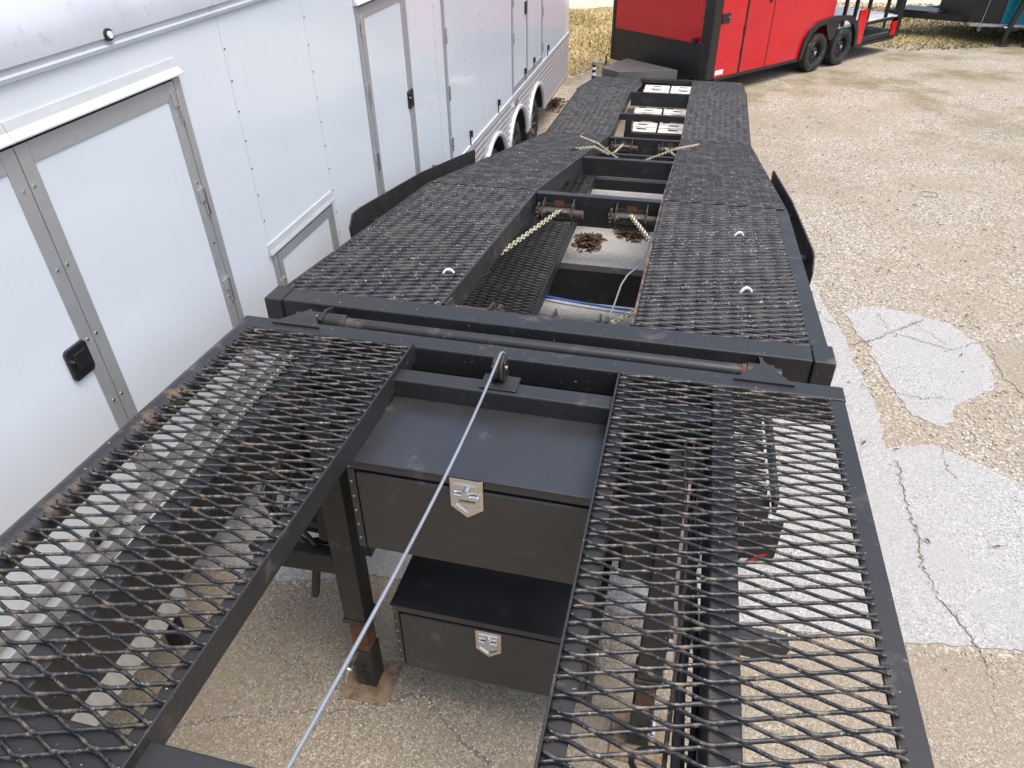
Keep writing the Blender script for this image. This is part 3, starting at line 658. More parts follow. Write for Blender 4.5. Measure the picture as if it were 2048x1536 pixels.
# wheels under the deck
def wheel(parent, cpos, axis, r, w, rimmat, face=1, name='wheel', n=30, spokes=0):
    a = Vector(axis).normalized(); p = Vector(cpos)
    b = MB(); prof = [(-w*.32, r*.56), (-w*.47, r*.66), (-w*.5, r*.84), (-w*.42, r*.965), (-w*.3, r), (w*.3, r), (w*.42, r*.965), (w*.5, r*.84), (w*.47, r*.66), (w*.32, r*.56)]
    b.lathe(p, a, prof, n)
    e1 = a.orthogonal().normalized(); e2 = a.cross(e1)
    for k in range(40):
        t = 2*math.pi*k/40; d = e1*math.cos(t)+e2*math.sin(t); tt = a.cross(d)
        for sg in (-1, 1):
            q = p+d*(r-.002)+a*(sg*w*.3); b.bar(q-a*(w*.16), q+a*(w*.16), .016, .008, d)
    ty = b.build('wheel', 'rubber', parent, True)
    b = MB(); f = a*face; b.lathe(p, f, [(-w*.3, r*.58), (w*.36, r*.58), (w*.4, r*.56), (w*.38, r*.53), (w*.12, r*.5), (w*.1, r*.36), (w*.17, r*.28), (w*.2, r*.16), (w*.32, r*.15), (w*.34, r*.12), (w*.34, 0.001)], n); rim = b.build('rim', rimmat, ty, True)
    if spokes:
        b = MB()
        for k in range(spokes):
            t = 2*math.pi*k/spokes; d = e1*math.cos(t)+e2*math.sin(t); b.bar(p+f*(w*.2)+d*(r*.14), p+f*(w*.34)+d*(r*.54), .03, .03, f)
        b.build('spoke', 'chrome', rim, kind='stuff')
    else:
        b = MB()
        for k in range(8):
            t = 2*math.pi*k/8; d = e1*math.cos(t)+e2*math.sin(t); b.cyl(p+f*(w*.14)+d*(r*.42), p+f*(w*.155)+d*(r*.42), r*.055, 10)
        b.build('vent_hole', 'under', rim, kind='stuff')
        b = MB()
        for k in range(6):
            t = 2*math.pi*(k+.5)/6; d = e1*math.cos(t)+e2*math.sin(t); b.cyl(p+f*(w*.17)+d*(r*.22), p+f*(w*.3)+d*(r*.22), r*.028, 8)
        b.build('lug_nut', 'chrome', rim, kind='stuff')
        b = MB(); b.cyl(p+f*(w*.3), p+f*(w*.42), r*.085, 14); b.build('hub_cap', 'chrome', rim, True)
    return ty
for y in (4.35, 5.35):
    for s in (-1, 1): wheel(hauler, (GX+s*.98, y, .38), (1, 0, 0), .375, .2, 'rim', s)
# --- ratchet winches
def wplate(b, x, t): b.prism([(x, 0, -.09), (x, -.12, -.09), (x, -.135, -.02), (x, -.10, .045), (x, 0, .06)], (t, 0, 0))
b = MB(); wplate(b, -.105, .008); wplate(b, .097, .008); b.box(-.097, .097, -.008, 0, -.09, .02); WB = b.mesh('winch_bracket', 'winch')
b = MB(); b.cyl((-.15, -.075, -.02), (.097, -.075, -.02), .036, 18); b.cyl((.105, -.075, -.02), (.175, -.075, -.02), .03, 16); WD = b.mesh('winch_drum', 'winch', None, True)
b = MB(); vs = []
for k in range(28):
    t = 2*math.pi*k/28; rr = .062 if k % 2 else .05; vs.append((-.14, -.075+rr*math.cos(t), -.02+rr*math.sin(t)))
b.prism(vs, (.014, 0, 0)); WGm = b.mesh('ratchet_gear', 'winch')
b = MB(); b.box(-.075, .075, -.116, -.108, -.012, -.002); WS = b.mesh('drum_slot', 'blackgap')
b = MB(); b.cyl((.1752, -.075, -.02), (.1765, -.075, -.02), .014, 14); b.box(-.035, .03, -.0095, -.0082, .0, .045); WR = b.mesh('winch_tag', 'rust')
def winch(x, y, z, flip=False):
    m = Matrix.Translation(car((x, y, z)))@Matrix.Rotation(-TH, 4, 'X')
    if flip: m = m@Matrix.Rotation(math.pi, 4, 'Z')
    w = link('ratchet_winch', WB, hauler, m)
    for nm, me in (('winch_drum', WD), ('ratchet_gear', WGm), ('drum_slot', WS), ('rust_tag', WR)): link(nm, me, w, m)
for y, xs in ((4.729, (-.80, -.305)), (8.899, (-.75, -.19))):
    for x in xs: winch(x, y, zd(y)-.085)
for x in (-.87, -.38): winch(x, 2.737, -1.585, True)
# --- D rings
for p in ((897, 550), (1482, 449), (1492, 583)):
    q = conz(p, -1.57); q[2] = zd(q[1])
    b = CM(); b.tube([(q[0]+.028*math.cos(a), q[1]+.012*math.cos(a), q[2]-.02+.045*math.sin(a)) for a in np.linspace(.1, 3.04, 14)], .0065, 8)
    o = b.build('tie_ring', 'ring', hauler, True)

# --- chains
b = MB(); pts = []
LW, LL = .0115, .018
for k in range(20):
    t = 2*math.pi*k/20; x = LW*math.cos(t); y = LW*math.sin(t)+(LL-LW)*(1 if math.sin(t) > 0 else -1); pts.append((x, y, 0))
b.tube(pts, .0037, 6, True); LINK = b.mesh('chain_link', 'chain', None, True)
b = MB(); b.tube([(0, -.03, 0), (.0, -.01, 0), (.018, .01, 0), (.02, .035, 0), (0, .05, 0), (-.02, .04, 0), (-.018, .022, 0)], .009, 8); HOOK = b.mesh('chain_hook', 'rust', None, True)
def chain(path, label, hook=False):
    P = [np.array(p, float) for p in path]; L = [0]
    for a, c in zip(P[:-1], P[1:]): L.append(L[-1]+np.linalg.norm(c-a))
    root = thing('tie_down_chain', car(P[0]), label, 'chain', 'pale zinc tie-down chains')
    n = int(L[-1]/.028); arr = np.array(P)
    for k in range(n+1):
        s = k*.028; q = np.array([np.interp(s, L, arr[:, i]) for i in range(3)]); q2 = np.array([np.interp(min(s+.02, L[-1]), L, arr[:, i]) for i in range(3)])
        q1 = np.array([np.interp(max(s-.02, 0), L, arr[:, i]) for i in range(3)])
        d = (Vector(car(q2))-Vector(car(q1))).normalized(); a = d.cross(Vector((.2, .1, 1))).normalized(); u = a.cross(d)
        ang = (math.pi/4 if k % 2 else -math.pi/4)+random.uniform(-.15, .15); x = a*math.cos(ang)+u*math.sin(ang); z = x.cross(d)
        c0 = Vector(car(q)); m = Matrix(((x.x, d.x, z.x, c0.x), (x.y, d.y, z.y, c0.y), (x.z, d.z, z.z, c0.z), (0, 0, 0, 1)))
        link('chain_link', LINK, root, m)
    if hook:
        link('chain_hook', HOOK, root, m@Matrix.Scale(1.25, 4))
    return root
def onrun(px, lift=.018):
    z = -2.3
    for _ in range(6): q = conz(px, z); z = zd(q[1])+lift
    return conz(px, z)
A0 = cony((1118, 422), 4.62); A1 = conx((975, 525), -1.03)
chain([A0, A1, A1+(A1-A0)*.18], 'long pale chain slanting from the ratchet winch nearer the white trailer under the runway rail')
B0 = cony((1262, 432), 4.62); B1 = np.array([-.10, 4.15, 0]); t = RC@ray((1300, 480)); B1 = t*(4.15/t[1])
chain([B0, B1, B1+(B1-B0)*.3], 'short pale chain from the ratchet winch above the loose leaf pile')
C0 = conz((1212, 648), -1.72); C1 = conz((1262, 626), -1.62)
chain([C0, (C0+C1)/2-np.array([0, 0, .012]), C1, C1+(C1-C0)*.5], 'short pale chain hanging behind the front beam beside the grey wire')
h1, h2, h3 = onrun((1158, 272)), onrun((1148, 298)), onrun((1400, 289))
d1, d2, d3 = cony((1243, 322), 8.2), cony((1222, 311), 8.3), cony((1286, 322), 8.2)
m1, m2, m3 = onrun((1196, 287)), onrun((1190, 294)), onrun((1352, 298))
chain([d1, m1, h1], 'pale chain over the runway beside the white trailer, rusty hook nearer the trailer tail', True)
chain([d2, m2, h2], 'pale chain over the runway beside the white trailer, rusty hook farther from the trailer tail', True)
chain([d3, m3, h3], 'pale chain laid over the runway beside the gravel yard, ending in a rusty hook', True)
chain([cony((1246, 289), 8.80), cony((1222, 311), 8.4)], 'short pale chain hanging from the rear ratchet winch nearer the white trailer')
chain([cony((1330, 297), 8.80), cony((1352, 312), 8.5)], 'short pale chain hanging from the rear ratchet winch nearer the gravel yard')
wp = [cony(p, y) for p, y in (((1300, 478), 4.1), ((1297, 500), 4.0), ((1280, 530), 3.8), ((1255, 550), 3.6), ((1242, 570), 3.5), ((1230, 605), 3.3), ((1218, 636), 3.0), ((1210, 655), 2.85))]
b = CM(); ts = np.linspace(0, len(wp)-1, 50); wa = np.array(wp)
b.tube([tuple(np.array([np.interp(t, range(len(wp)), wa[:, i]) for i in range(3)])) for t in ts], .0045, 8)
o = b.build('loose_wire', 'zinc', None, True); props(o, 'thin grey wire dangling between the runways behind the front beam', 'wire')

# ================================================================== leaf piles
def leafpile(px, rx, ry, n, seed, label):
    rr = random.Random(seed); gx, gy = gnd(px); b = MB()
    for k in range(n):
        a, q = rr.uniform(0, 6.28), abs(rr.gauss(0, .5)); q = min(q, 1.25)
        c = Vector((gx+rx*q*math.cos(a), gy+ry*q*math.sin(a), .02+max(0, .07*(1-q))*rr.random()+.006))
        t = rr.uniform(0, 6.28); u = Vector((math.cos(t), math.sin(t), rr.uniform(-.35, .35))); v = Vector((-math.sin(t), math.cos(t), rr.uniform(-.35, .35)))
        L, w = rr.uniform(.03, .075), rr.uniform(.012, .028); up = Vector((0, 0, rr.uniform(.004, .02)))
        b.add([c-u*L, c-v*w+up, c+u*L, c+v*w+up, c-up*.3], [(0, 1, 4), (1, 2, 4), (2, 3, 4), (3, 0, 4)])
    o = b.build('leaf_pile', 'leaf'); props(o, label, 'leaves', 'dry leaf piles on the concrete', 'stuff')
leafpile((1176, 487), .14, .2, 330, 1, 'round pile of dry brown leaves on grey concrete between the runways')
leafpile((1266, 471), .17, .16, 330, 2, 'loose pile of dry brown leaves below the short chain of the ratchet winch')
leafpile((1110, 212), .25, .5, 160, 3, 'scatter of dark leaves on gravel behind the last white trailer wheel')
rr = random.Random(11); b = MB()
for k in range(150):
    x, y = rr.uniform(1.3, 7.5), rr.uniform(3.2, 15)
    if x > 1.8+.42*y: continue
    t = rr.uniform(0, 6.28); u = Vector((math.cos(t), math.sin(t), rr.uniform(-.2, .2))); v = Vector((-math.sin(t), math.cos(t), rr.uniform(-.2, .2)))
    c = Vector((x, y, .022)); L, w = rr.uniform(.012, .04), rr.uniform(.006, .016); up = Vector((0, 0, .008))
    b.add([c-u*L, c-v*w+up, c+u*L, c+v*w+up, c], [(0, 1, 4), (1, 2, 4), (2, 3, 4), (3, 0, 4)])
o = b.build('leaf_litter', 'leaf'); props(o, 'scattered bits of brown leaf litter on the gravel yard', 'leaves', None, 'stuff')
gx, gy = gnd((1858, 391)); b = MB(); b.tube([(gx+.1*math.cos(a), gy+.1*math.sin(a), .016+.004*math.sin(3*a)) for a in np.linspace(0, 6.28, 40)[:-1]], .003, 6, True)
o = b.build('wire_hoop', 'winch', None, True); props(o, 'thin dark wire hoop lying flat on the gravel', 'hoop')
# ================================================================== pallets under the tail
def pallet(cx, cy, label):
    w, dp, zt = .43, .56, .25; root = thing('plastic_pallet', (cx, cy, 0), label, 'pallet', 'white pallets under the hauler tail')
    for k in range(4):
        y0 = cy-dp/2+k*dp/4
        b = MB(); z1 = zt-(.012 if k % 2 else 0); b.box(cx-w/2, cx+w/2, y0+.004, y0+dp/4-.004, zt-.05, z1)
        b.build('slat', 'pallet', root, bevel=.006)
    for k, yy in enumerate((cy-dp*.2, cy+dp*.2)):
        b = MB(); b.box(cx-.07, cx+.07, yy-.025, yy+.025, zt-.02, zt+.0015); b.build('hand_slot', 'under', root)
    for sx in (-1, 1):
        for sy in (-1, 0, 1):
            b = MB(); b.box(cx+sx*.15-.045, cx+sx*.15+.045, cy+sy*.2-.05, cy+sy*.2+.05, -.002, zt-.051); b.build('foot_block', 'under', root)
names = ['front', 'second', 'third', 'last']
for r, y in enumerate((11.2, 12.0, 12.75, 13.55)):
    for s in (0, 1):
        if r < 3 or True:
            pallet(-.70+s*.46+(y-11.2)*.02, y, 'white slatted pallet in the %s row under the hauler tail, %s the white trailer' % (names[r] if r else 'front', 'closer to' if s == 0 else 'farther from'))
# ================================================================== white enclosed trailer
WX = -2.2; WA = R(.75)
RW = Matrix.Rotation(WA, 3, 'X'); RWi = np.array(RW.inverted())
def wf(p): q = RW@Vector((0, p[1], p[2])); return (WX+p[0], q.y, q.z)         # p = (outwards, along, up)
def wl(px):
    r = ray(px); q = r*(WX/r[0])+np.array([0, 0, H]); a = RWi@np.array([0, q[1], q[2]]); return float(a[1]), float(a[2])
WMB = lambda: MB(wf)
white = thing('white_enclosed_trailer', (-3.4, 5.0, 0), 'tall white enclosed trailer with aluminium door frames and ribbed skirt', 'trailer', rot=RW)
Y0, Y1, ZB, ZR = -3.2, wl((1137, 64))[0], 1.0, 2.865
panels = [Y0, -.9, .7, wl((437, 60))[0], wl((610, 60))[0], 6.35, 7.75, 9.2, 10.6, Y1]
for a, c in zip(panels[:-1], panels[1:]):
    b = WMB(); b.box(-.03, 0, a+.0012, c-.0012, ZB, ZR); b.build('wall_panel', 'white', white)
b = WMB(); b.box(-2.44, -2.41, Y0, Y1, ZB, ZR); b.build('far_wall', 'white', white)
b = WMB(); b.box(-2.41, -.031, Y1-.03, Y1, .35, ZR+.1); b.build('rear_wall', 'white', white)
b = WMB(); b.box(-2.41, -.031, Y0, Y0+.03, .6, ZR+.1); b.build('front_wall', 'white', white)
prof = [(.0, ZR-.004), (.014, ZR-.002), (.016, ZR+.012), (.004, ZR+.018), (.004, ZR+.034), (.012, ZR+.04), (.008, ZR+.1), (-.01, ZR+.15), (-.05, ZR+.2), (-.11, ZR+.235), (-.2, ZR+.255)]
b = WMB(); n = len(prof); ys = np.linspace(Y0, Y1, 24)
b.add([(x, y, z) for y in ys for x, z in prof], [(i*n+k, i*n+k+1, (i+1)*n+k+1, (i+1)*n+k) for i in range(len(ys)-1) for k in range(n-1)]); b.build('roof_cap', 'capgrey', white, True)
prof = [(-.19, ZR+.252), (-.21, ZR+.262), (-.6, ZR+.285), (-1.22, ZR+.3), (-1.8, ZR+.285), (-2.3, ZR+.24), (-2.44, ZR+.1), (-2.44, ZR)]
b = WMB(); n = len(prof); b.add([(x, y, z) for y in (Y0, Y1) for x, z in prof], [(k, k+1, n+k+1, n+k) for k in range(n-1)]); b.build('roof_sheet', 'roofwhite', white, True)
y, z = wl((210, 69)); b = WMB(); b.cyl((.0, y, z), (.02, y, z), .022, 18); lo = b.build('marker_lamp', 'black_plastic', white, True)
b = WMB(); b.cyl((.02, y, z), (.026, y, z), .013, 14); b.build('lamp_lens', 'white_lens', lo, True)
# riveted columns
b = WMB()
for col in (wl((437, 60))[0], wl((610, 60))[0], wl((322, 80))[0], 6.35, wl((928, 120))[0], wl((962, 120))[0], wl((990, 110))[0], 9.2, .7):
    for z in np.arange(1.12, 2.83, .145):
        if abs(col-wl((322, 80))[0]) < 1e-6 and z < 2.74: continue
        b.cyl((0, col+.012, z), (.003, col+.012, z), .0045, 6)
b.build('wall_rivets', 'winch', white, kind='stuff')
# doors: aluminium frames, hinges, handles
def hinge(door, y, z, side):
    b = WMB(); b.cyl((.02, y, z), (.02, y, z+.062), .0095, 12); b.cyl((.02, y, z+.065), (.02, y, z+.13), .0095, 12); h = b.build('hinge', 'chrome', door, True)
    b = WMB(); b.box(.013, .018, y-.035*side, y, z+.066, z+.125) if side > 0 else b.box(.013, .018, y, y+.035, z+.066, z+.125)
    b.build('hinge_leaf', 'alu', h)
def door(ya, yb, za, zb, hinge_at, hz, handle=None, cap=.036, fw=.06, label=None, jl=True, jr=True, cl=.06, cr=.06):
    b = WMB(); b.box(.001, .008, ya+.006, yb-.006, za+.006, zb-.006); d = b.build('door', 'white', white, label=label)
    # leaf frame
    for nm, q in (('frame_stile', (ya+.0015, ya+fw, za+.004, zb-.004)), ('frame_stile', (yb-fw, yb-.0015, za+.004, zb-.004)), ('frame_rail', (ya+fw+.001, yb-fw-.001, zb-fw*1.25, zb-.004)), ('frame_rail', (ya+fw+.001, yb-fw-.001, za+.004, za+fw))):
        b = WMB(); b.box(.0085, .013, *q); b.build(nm, 'alu', d, bevel=.001)
    # jamb round it
    for nm, q in ((('jamb', (ya-fw*.8, ya-.004, za-.02, zb+.0)),) if jl else ())+((('jamb', (yb+.004, yb+fw*.8, za-.02, zb+.0)),) if jr else ()):
        b = WMB(); b.box(.001, .0125, *q); b.build(nm, 'alu', d, bevel=.001)
    b = WMB(); b.box(.0005, .003, ya-.008, yb+.008, za-.008, zb+.008); b.build('seal', 'blackgap', d)
    b = WMB()
    for z in np.arange(za+.2, zb-.05, .3):
        for y in (ya+.018, yb-.03): b.cyl((.012, y, z), (.016, y, z), .006, 8)
    b.build('frame_rivets', 'chrome', d, kind='stuff')
    if cap:
        b = WMB(); yc = ya-cl; b.prism([(.001, yc, zb+.075), (.001, yc, zb+.012), (cap, yc, zb+.012), (cap, yc, zb+.017), (.012, yc, zb+.042), (.006, yc, zb+.075)], (0, yb-ya+cl+cr, 0)); b.build('drip_cap', 'alu_trim', d)
    if hinge_at is not None:
        for z in hz: hinge(d, hinge_at, z, 1)
    if handle:
        y, z = handle; s = .055
        b = WMB(); b.prism([(.009, y+u*s, z+v*s*1.25) for u, v in ((-.8, -1), (.8, -1), (1, -.8), (1, .8), (.8, 1), (-.8, 1), (-1, .8), (-1, -.8))], (.014, 0, 0)); hd = b.build('door_handle', 'black_plastic', d, bevel=.003)
        b = WMB(); b.box(.0235, .031, y-.5*s, y+.62*s, z-.55*s, z+.75*s); b.build('handle_paddle', 'black_plastic', hd, bevel=.003)
        b = WMB(); b.cyl((.0235, y-.62*s, z+.25*s), (.034, y-.62*s, z+.25*s), .008, 12); b.build('handle_lock', 'steel', hd, True)
    return d
ys1, zt = wl((17.6, 290.6)); yh = wl((338.8, 156.7))[0]; zb_ = wl((297, 972))[1]
hd = wl((152, 720))
za1, zb1 = zb_, zt-.002
door(ys1-.92, ys1, za1, zb1, ys1-.905, (1.4, 2.3), (hd[0], hd[1]), jr=False, cr=0., label='door with the black paddle handle')
hz = [wl(p)[1]-.065 for p in ((355, 210), (405, 400), (455, 575))]
door(ys1+.0005, yh, za1, zb1, yh-.008, hz, jl=False, cl=-.002)
ya, zt2 = wl((540, 492)); yb, zq = wl((662, 392)); yb = wl((658, 420))[0]
door(ya+.03, yb, 1.16, zt2-.06, ya+.04, (1.35,), fw=.045, cap=.02)
y2a = wl((713, 60))[0]; y2b = wl((826, 200))[0]; zt3 = wl((716, 12))[1]
h2 = wl((756, 205)); door(y2a+.05, y2b-.05, 1.12, zt3, y2a+.04, [wl(p)[1]-.06 for p in ((719, 50), (733, 190), (750, 325))], (wl((818, 197))[0], wl((818, 197))[1]))
y3 = wl((892, 150))[0]; y4 = wl((1024, 100))[0]; y5 = wl((1053, 60))[0]; y6 = wl((1083, 40))[0]
for yy, hs in ((y3, ((892, 70), (898, 185), (903, 288))), (y4, ((1021, 5), (1022, 80))), (y5, ()), (y6, ((1082, 25), (1082, 95)))):
    b = WMB(); b.box(.001, .012, yy-.03, yy+.03, 1.02, 2.84); jb = b.build('door_jamb', 'alu', white, bevel=.001)
    for p in hs: hinge(jb, yy+.02, wl(p)[1]-.06, 1)
for q in ((.001, .006, y4+.03, y5-.03, 1.02, 1.1), (.001, .006, y5+.03, y6-.03, 1.02, 1.1)):
    b = WMB(); b.box(*q); b.build('kick_plate', 'alu', white)
hy, hz_ = wl((1050, 15)); b = WMB(); b.box(.001, .02, hy-.035, hy+.035, hz_-.07, hz_+.07); b.build('door_handle', 'black_plastic', white, bevel=.003)
for p in ((940, 268), (996, 205), (1095, 95), (1067, 120), (1049, 142), (866, 338), (185, 1075), (425, 838)):
    y, z = wl(p); b = WMB(); b.box(.001, .03, y-.014, y+.014, z-.03, z+.035); b.box(.001, .012, y-.004, y+.004, z-.12, z-.03) if p[0] > 900 else None
    b.build('hold_back', 'black_plastic', white, bevel=.002)
# bottom rail, skirt with wheel arches
b = WMB(); b.box(-.02, .012, Y0, Y1, ZB-.03, ZB+.0); b.build('bottom_trim', 'alu_trim', white, bevel=.002)
b = WMB(); b.box(-.02, .006, Y0, 6.6, ZB+.002, ZB+.075); b.build('sill_plate', 'alu', white)
SK0 = 5.9
arch = [wl(p) for p in ((990, 272), (1035, 215), (1072, 168))]
ay = [a[0] for a in arch]; az = float(np.mean([a[1] for a in arch])); print('arch', arch)
pitch = (ay[2]-ay[0])/2; ay = [ay[0]+pitch*k for k in range(3)]
aw = pitch*.43; zlow = .34
def zopen(y):      # lower edge of the skirt at y
    for c in ay:
        if abs(y-c) < aw: return min(az-.02, max(zlow, (az-.45)+.43*math.sqrt(max(0, 1-((y-c)/aw)**2))))
    return zlow
yy = sorted(set(list(np.linspace(SK0, Y1, 60))+[c+aw*t for c in ay for t in np.linspace(-1, 1, 33)]))
ZN = 70
b = WMB(); vs = []
for y in yy:
    for k in range(ZN+1):
        t = k/ZN; z = (ZB-.031)*(1-t)+zlow*t; lo = zopen(y); zz = max(z, lo)
        vs.append((.004+.007*math.sin(zz*2*math.pi/.066), y, zz))
m = ZN+1; b.add(vs, [(i*m+k, i*m+k+1, (i+1)*m+k+1, (i+1)*m+k) for i in range(len(yy)-1) for k in range(ZN)]); b.build('ribbed_skirt', 'skirt', white, True)
for e0, e1 in zip([SK0]+[c+aw for c in ay], [c-aw for c in ay]+[Y1]):
    b = WMB(); b.box(-.004, .018, e0, e1, zlow-.035, zlow-.001); b.build('skirt_edge', 'alu', white)
for c in ay:
    b = WMB(); pts = [(.012, c+aw*1.02*math.cos(t), (az-.45)+.45*math.sin(t)) for t in np.linspace(math.pi, 0, 28)]; pts = [(.012, c-aw*1.02, zlow)]+pts+[(.012, c+aw*1.02, zlow)]
    b.tube(pts, [.03]*len(pts), 10); b.build('wheel_arch', 'alu_trim', white, True)
    b = WMB(); pp = [(-.5, c+aw*math.cos(t), (az-.45)+.44*math.sin(t)) for t in np.linspace(math.pi, 0, 20)]; q = [(-.005, y, z) for _, y, z in pp]; n = len(pp)
    b.add(pp+q, [(i, i+1, n+i+1, n+i) for i in range(n-1)]+[tuple(range(n))]); b.build('wheel_well', 'under', white)
    w = Vector(wf((-.13, c, 0))); wheel(white, (w.x, w.y, .365), (1, 0, 0), .365, .2, 'rim', 1, spokes=7)
y, z = wl((1030, 206)); b = WMB(); b.prism([(.012, y+u, z+v) for u, v in ((-.11, -.02), (-.04, .03), (.1, .025), (.12, -.02), (.03, -.035))], (.006, 0, 0)); b.build('brand_badge', 'chrome', white)
# dark underbody in front of the skirt, ribbed lower strip
b = WMB(); b.box(-2.3, -.12, Y0, SK0, .62, ZB-.032); b.build('underbody', 'under', white)
b = WMB(); ys = np.arange(Y0, 1.93, .012); vs = []
for y in ys:
    o = .006*abs(math.sin(y*math.pi/.055)); vs += [(-.02+o, y, .36), (-.02+o, y, .60)]
b.add(vs, [(2*i, 2*i+2, 2*i+3, 2*i+1) for i in range(len(ys)-1)]); b.build('ribbed_strip', 'grey_lum', white, True)
for y in (-1.5, .6, 1.9):
    b = WMB(); b.box(-.2, -.1, y-.05, y+.0, -.02-y*.013, .62); b.build('landing_leg', 'under', white)
b = WMB(); y0 = 11.3
for k in range(7): b.box(.0195, .021, y0+k*.27, y0+k*.27+.13, zlow-.03, zlow-.004)
b.build('reflective_tape', 'redtape', white, kind='stuff')
# ================================================================== red porch trailer
w1 = np.array(gnd((1620, 143))); w2 = np.array(gnd((1671, 130))); D = (w2-w1)/np.linalg.norm(w2-w1); Nn = np.array([-D[1], D[0]])
RO = w1-D*3.277
RR = Matrix(((D[0], Nn[0], 0), (D[1], Nn[1], 0), (0, 0, 1)))
red = thing('red_porch_trailer', (RO[0]+D[0]*3+Nn[0]*1.2, RO[1]+D[1]*3+Nn[1]*1.2, 0), 'glossy red enclosed trailer with black tread plate nose and an open porch', 'trailer', rot=RR)
def rf(p): return (RO[0]+D[0]*p[0]+Nn[0]*p[1], RO[1]+D[1]*p[0]+Nn[1]*p[1], p[2])   # p = (along, across, up)
RMB = lambda: MB(rf)
TOP = 2.75; CW = 2.44
for (t0, t1) in ((.2, .86), (.92, 1.66), (1.675, 3.7)):
    b = RMB(); z0 = .32
    if t1 < 3: b.box(t0, t1, 0, .03, z0, TOP)
    else:
        # panel cut away by the wheel arch
        pr = [(t0, z0)]; c, aw2 = 3.73, .98
        pr += [(2.74, z0), (2.80, .62), (2.95, .8), (3.15, .9), (3.7, .95), (3.7, TOP), (t0, TOP)]
        b.prism([(t, 0, z) for t, z in pr], (0, .03, 0))
    b.build('side_panel', 'red', red)
for t, w in ((.89, .05), (1.6675, .012)):
    b = RMB(); b.box(t-w/2, t+w/2, -.006, .02, .32, TOP); b.build('door_seam', 'blackgap', red)
for t, z in ((.88, 1.0), (.88, .62)):
    b = RMB(); b.box(t-.02, t+.03, -.016, -.007, z, z+.09); b.build('hinge', 'black_plastic', red)
b = RMB(); b.box(1.50, 1.56, -.02, -.001, 1.42, 1.56); hdl = b.build('door_handle', 'black_plastic', red, bevel=.004)
b = RMB(); b.cyl((1.53, -.021, 1.5), (1.53, -.03, 1.5), .012, 12); b.build('handle_lock', 'chrome', hdl, True)
b = RMB(); b.box(.21, .42, -.018, -.001, 1.2, 1.36); hs = b.build('latch_plate', 'tread', red, bevel=.006)
b = RMB(); b.cyl((.38, -.019, 1.29), (.38, -.026, 1.29), .014, 10); b.build('latch_lock', 'chrome', hs, True)
b = RMB(); b.box(.22, .44, -.004, -.001, .36, .44); b.build('white_sticker', 'whitetape', red)
b = RMB(); b.box(-.03, .20, -.012, .22, .3, TOP); b.build('corner_post', 'tread', red, bevel=.03)
b = RMB(); b.box(-.02, .06, CW-.09, CW, .3, TOP); b.build('corner_post', 'tread', red, bevel=.02)
b = RMB(); b.box(-.004, .03, .221, CW-.091, .86, TOP); b.build('nose_panel', 'red', red)
b = RMB(); b.box(-.01, .03, .221, CW-.091, .3, .85); b.build('nose_guard', 'tread', red)
b = RMB(); b.box(-.016, -.005, .221, CW-.091, .851, .875); b.build('nose_trim', 'black_plastic', red)
b = RMB(); b.cyl((-.03, .30, .93), (-.12, .30, .93), .045, 16); b.build('marker_lamp', 'black_plastic', red, True)
for t0, t1 in ((.201, 2.74), (4.75, 6.29)):
    b = RMB(); b.box(t0, t1, -.01, .02, .26, .318); b.build('bottom_rail', 'black_plastic', red, bevel=.004)
b = RMB(); b.box(.031, 6.4, .06, CW-.02, .3, .42); b.build('chassis', 'under', red)
b = RMB(); b.box(.03, 3.7, CW-.03, CW, .32, TOP); b.build('far_wall', 'red', red)
b = RMB(); b.box(3.67, 3.7, .031, CW-.031, .42, TOP); b.build('porch_wall', 'red', red)
b = RMB(); b.box(0, 6.45, 0, CW, TOP+.001, TOP+.05); b.build('roof_sheet', 'black_plastic', red)
b = RMB(); b.box(3.701, 6.38, .03, CW-.03, .7, .73); b.build('porch_floor', 'pale_floor', red)
b = RMB(); pr = [(2.72, .3), (2.78, .62), (2.93, .82), (3.15, .93), (3.73, .98), (4.3, .93), (4.55, .8), (4.68, .6), (4.74, .3), (4.64, .3), (4.58, .58), (4.46, .73), (4.25, .84), (3.73, .885), (3.2, .84), (3.0, .73), (2.88, .58), (2.82, .3)]
n = len(pr)//2; fs = []
vs = [(t, -.05, z) for t, z in pr]+[(t, .02, z) for t, z in pr]; N2 = len(pr)
for i in range(n-1):
    a, bq, c, d = i, i+1, N2-2-i, N2-1-i
    fs += [(a, bq, c, d), (N2+d, N2+c, N2+bq, N2+a)]
fs += [(i, (i+1) % N2, N2+(i+1) % N2, N2+i) for i in range(N2)]
b.add(vs, fs); b.build('fender', 'black_plastic', red, True)
b = RMB(); b.box(2.84, 4.62, .27, .3, .3, .86); b.build('wheel_well', 'under', red)
b = RMB(); b.prism([(t, -.02, z) for t, z in ((3.46, .87), (4.0, .87), (3.82, .58), (3.73, .52), (3.64, .58))], (0, .04, 0)); b.build('fender_skirt', 'black_plastic', red)
for t in (3.277, 4.187):
    c = rf((t, .06, .355)); wheel(red, c, (Nn[0], Nn[1], 0), .355, .21, 'rim', -1)
for q in ((4.68, 4.98, -.004, .03, .32, .98), (6.1, 6.36, -.004, .03, .34, .62)):
    b = RMB(); b.box(*q); b.build('lower_panel', 'red', red)
for t in (4.1, 4.5, 5.0, 5.75):
    b = RMB(); b.box(t, t+.06, .0, .06, .735, TOP); b.build('porch_post', 'black_plastic', red, bevel=.004)
for t in (3.9, 4.7, 5.5, 6.3):
    b = RMB(); b.box(t, t+.06, CW-.06, CW, .735, TOP); b.build('porch_post', 'black_plastic', red, bevel=.004)
b = RMB(); b.box(6.3, 6.45, -.01, .14, .3, TOP); b.build('porch_post', 'tread', red, bevel=.01)
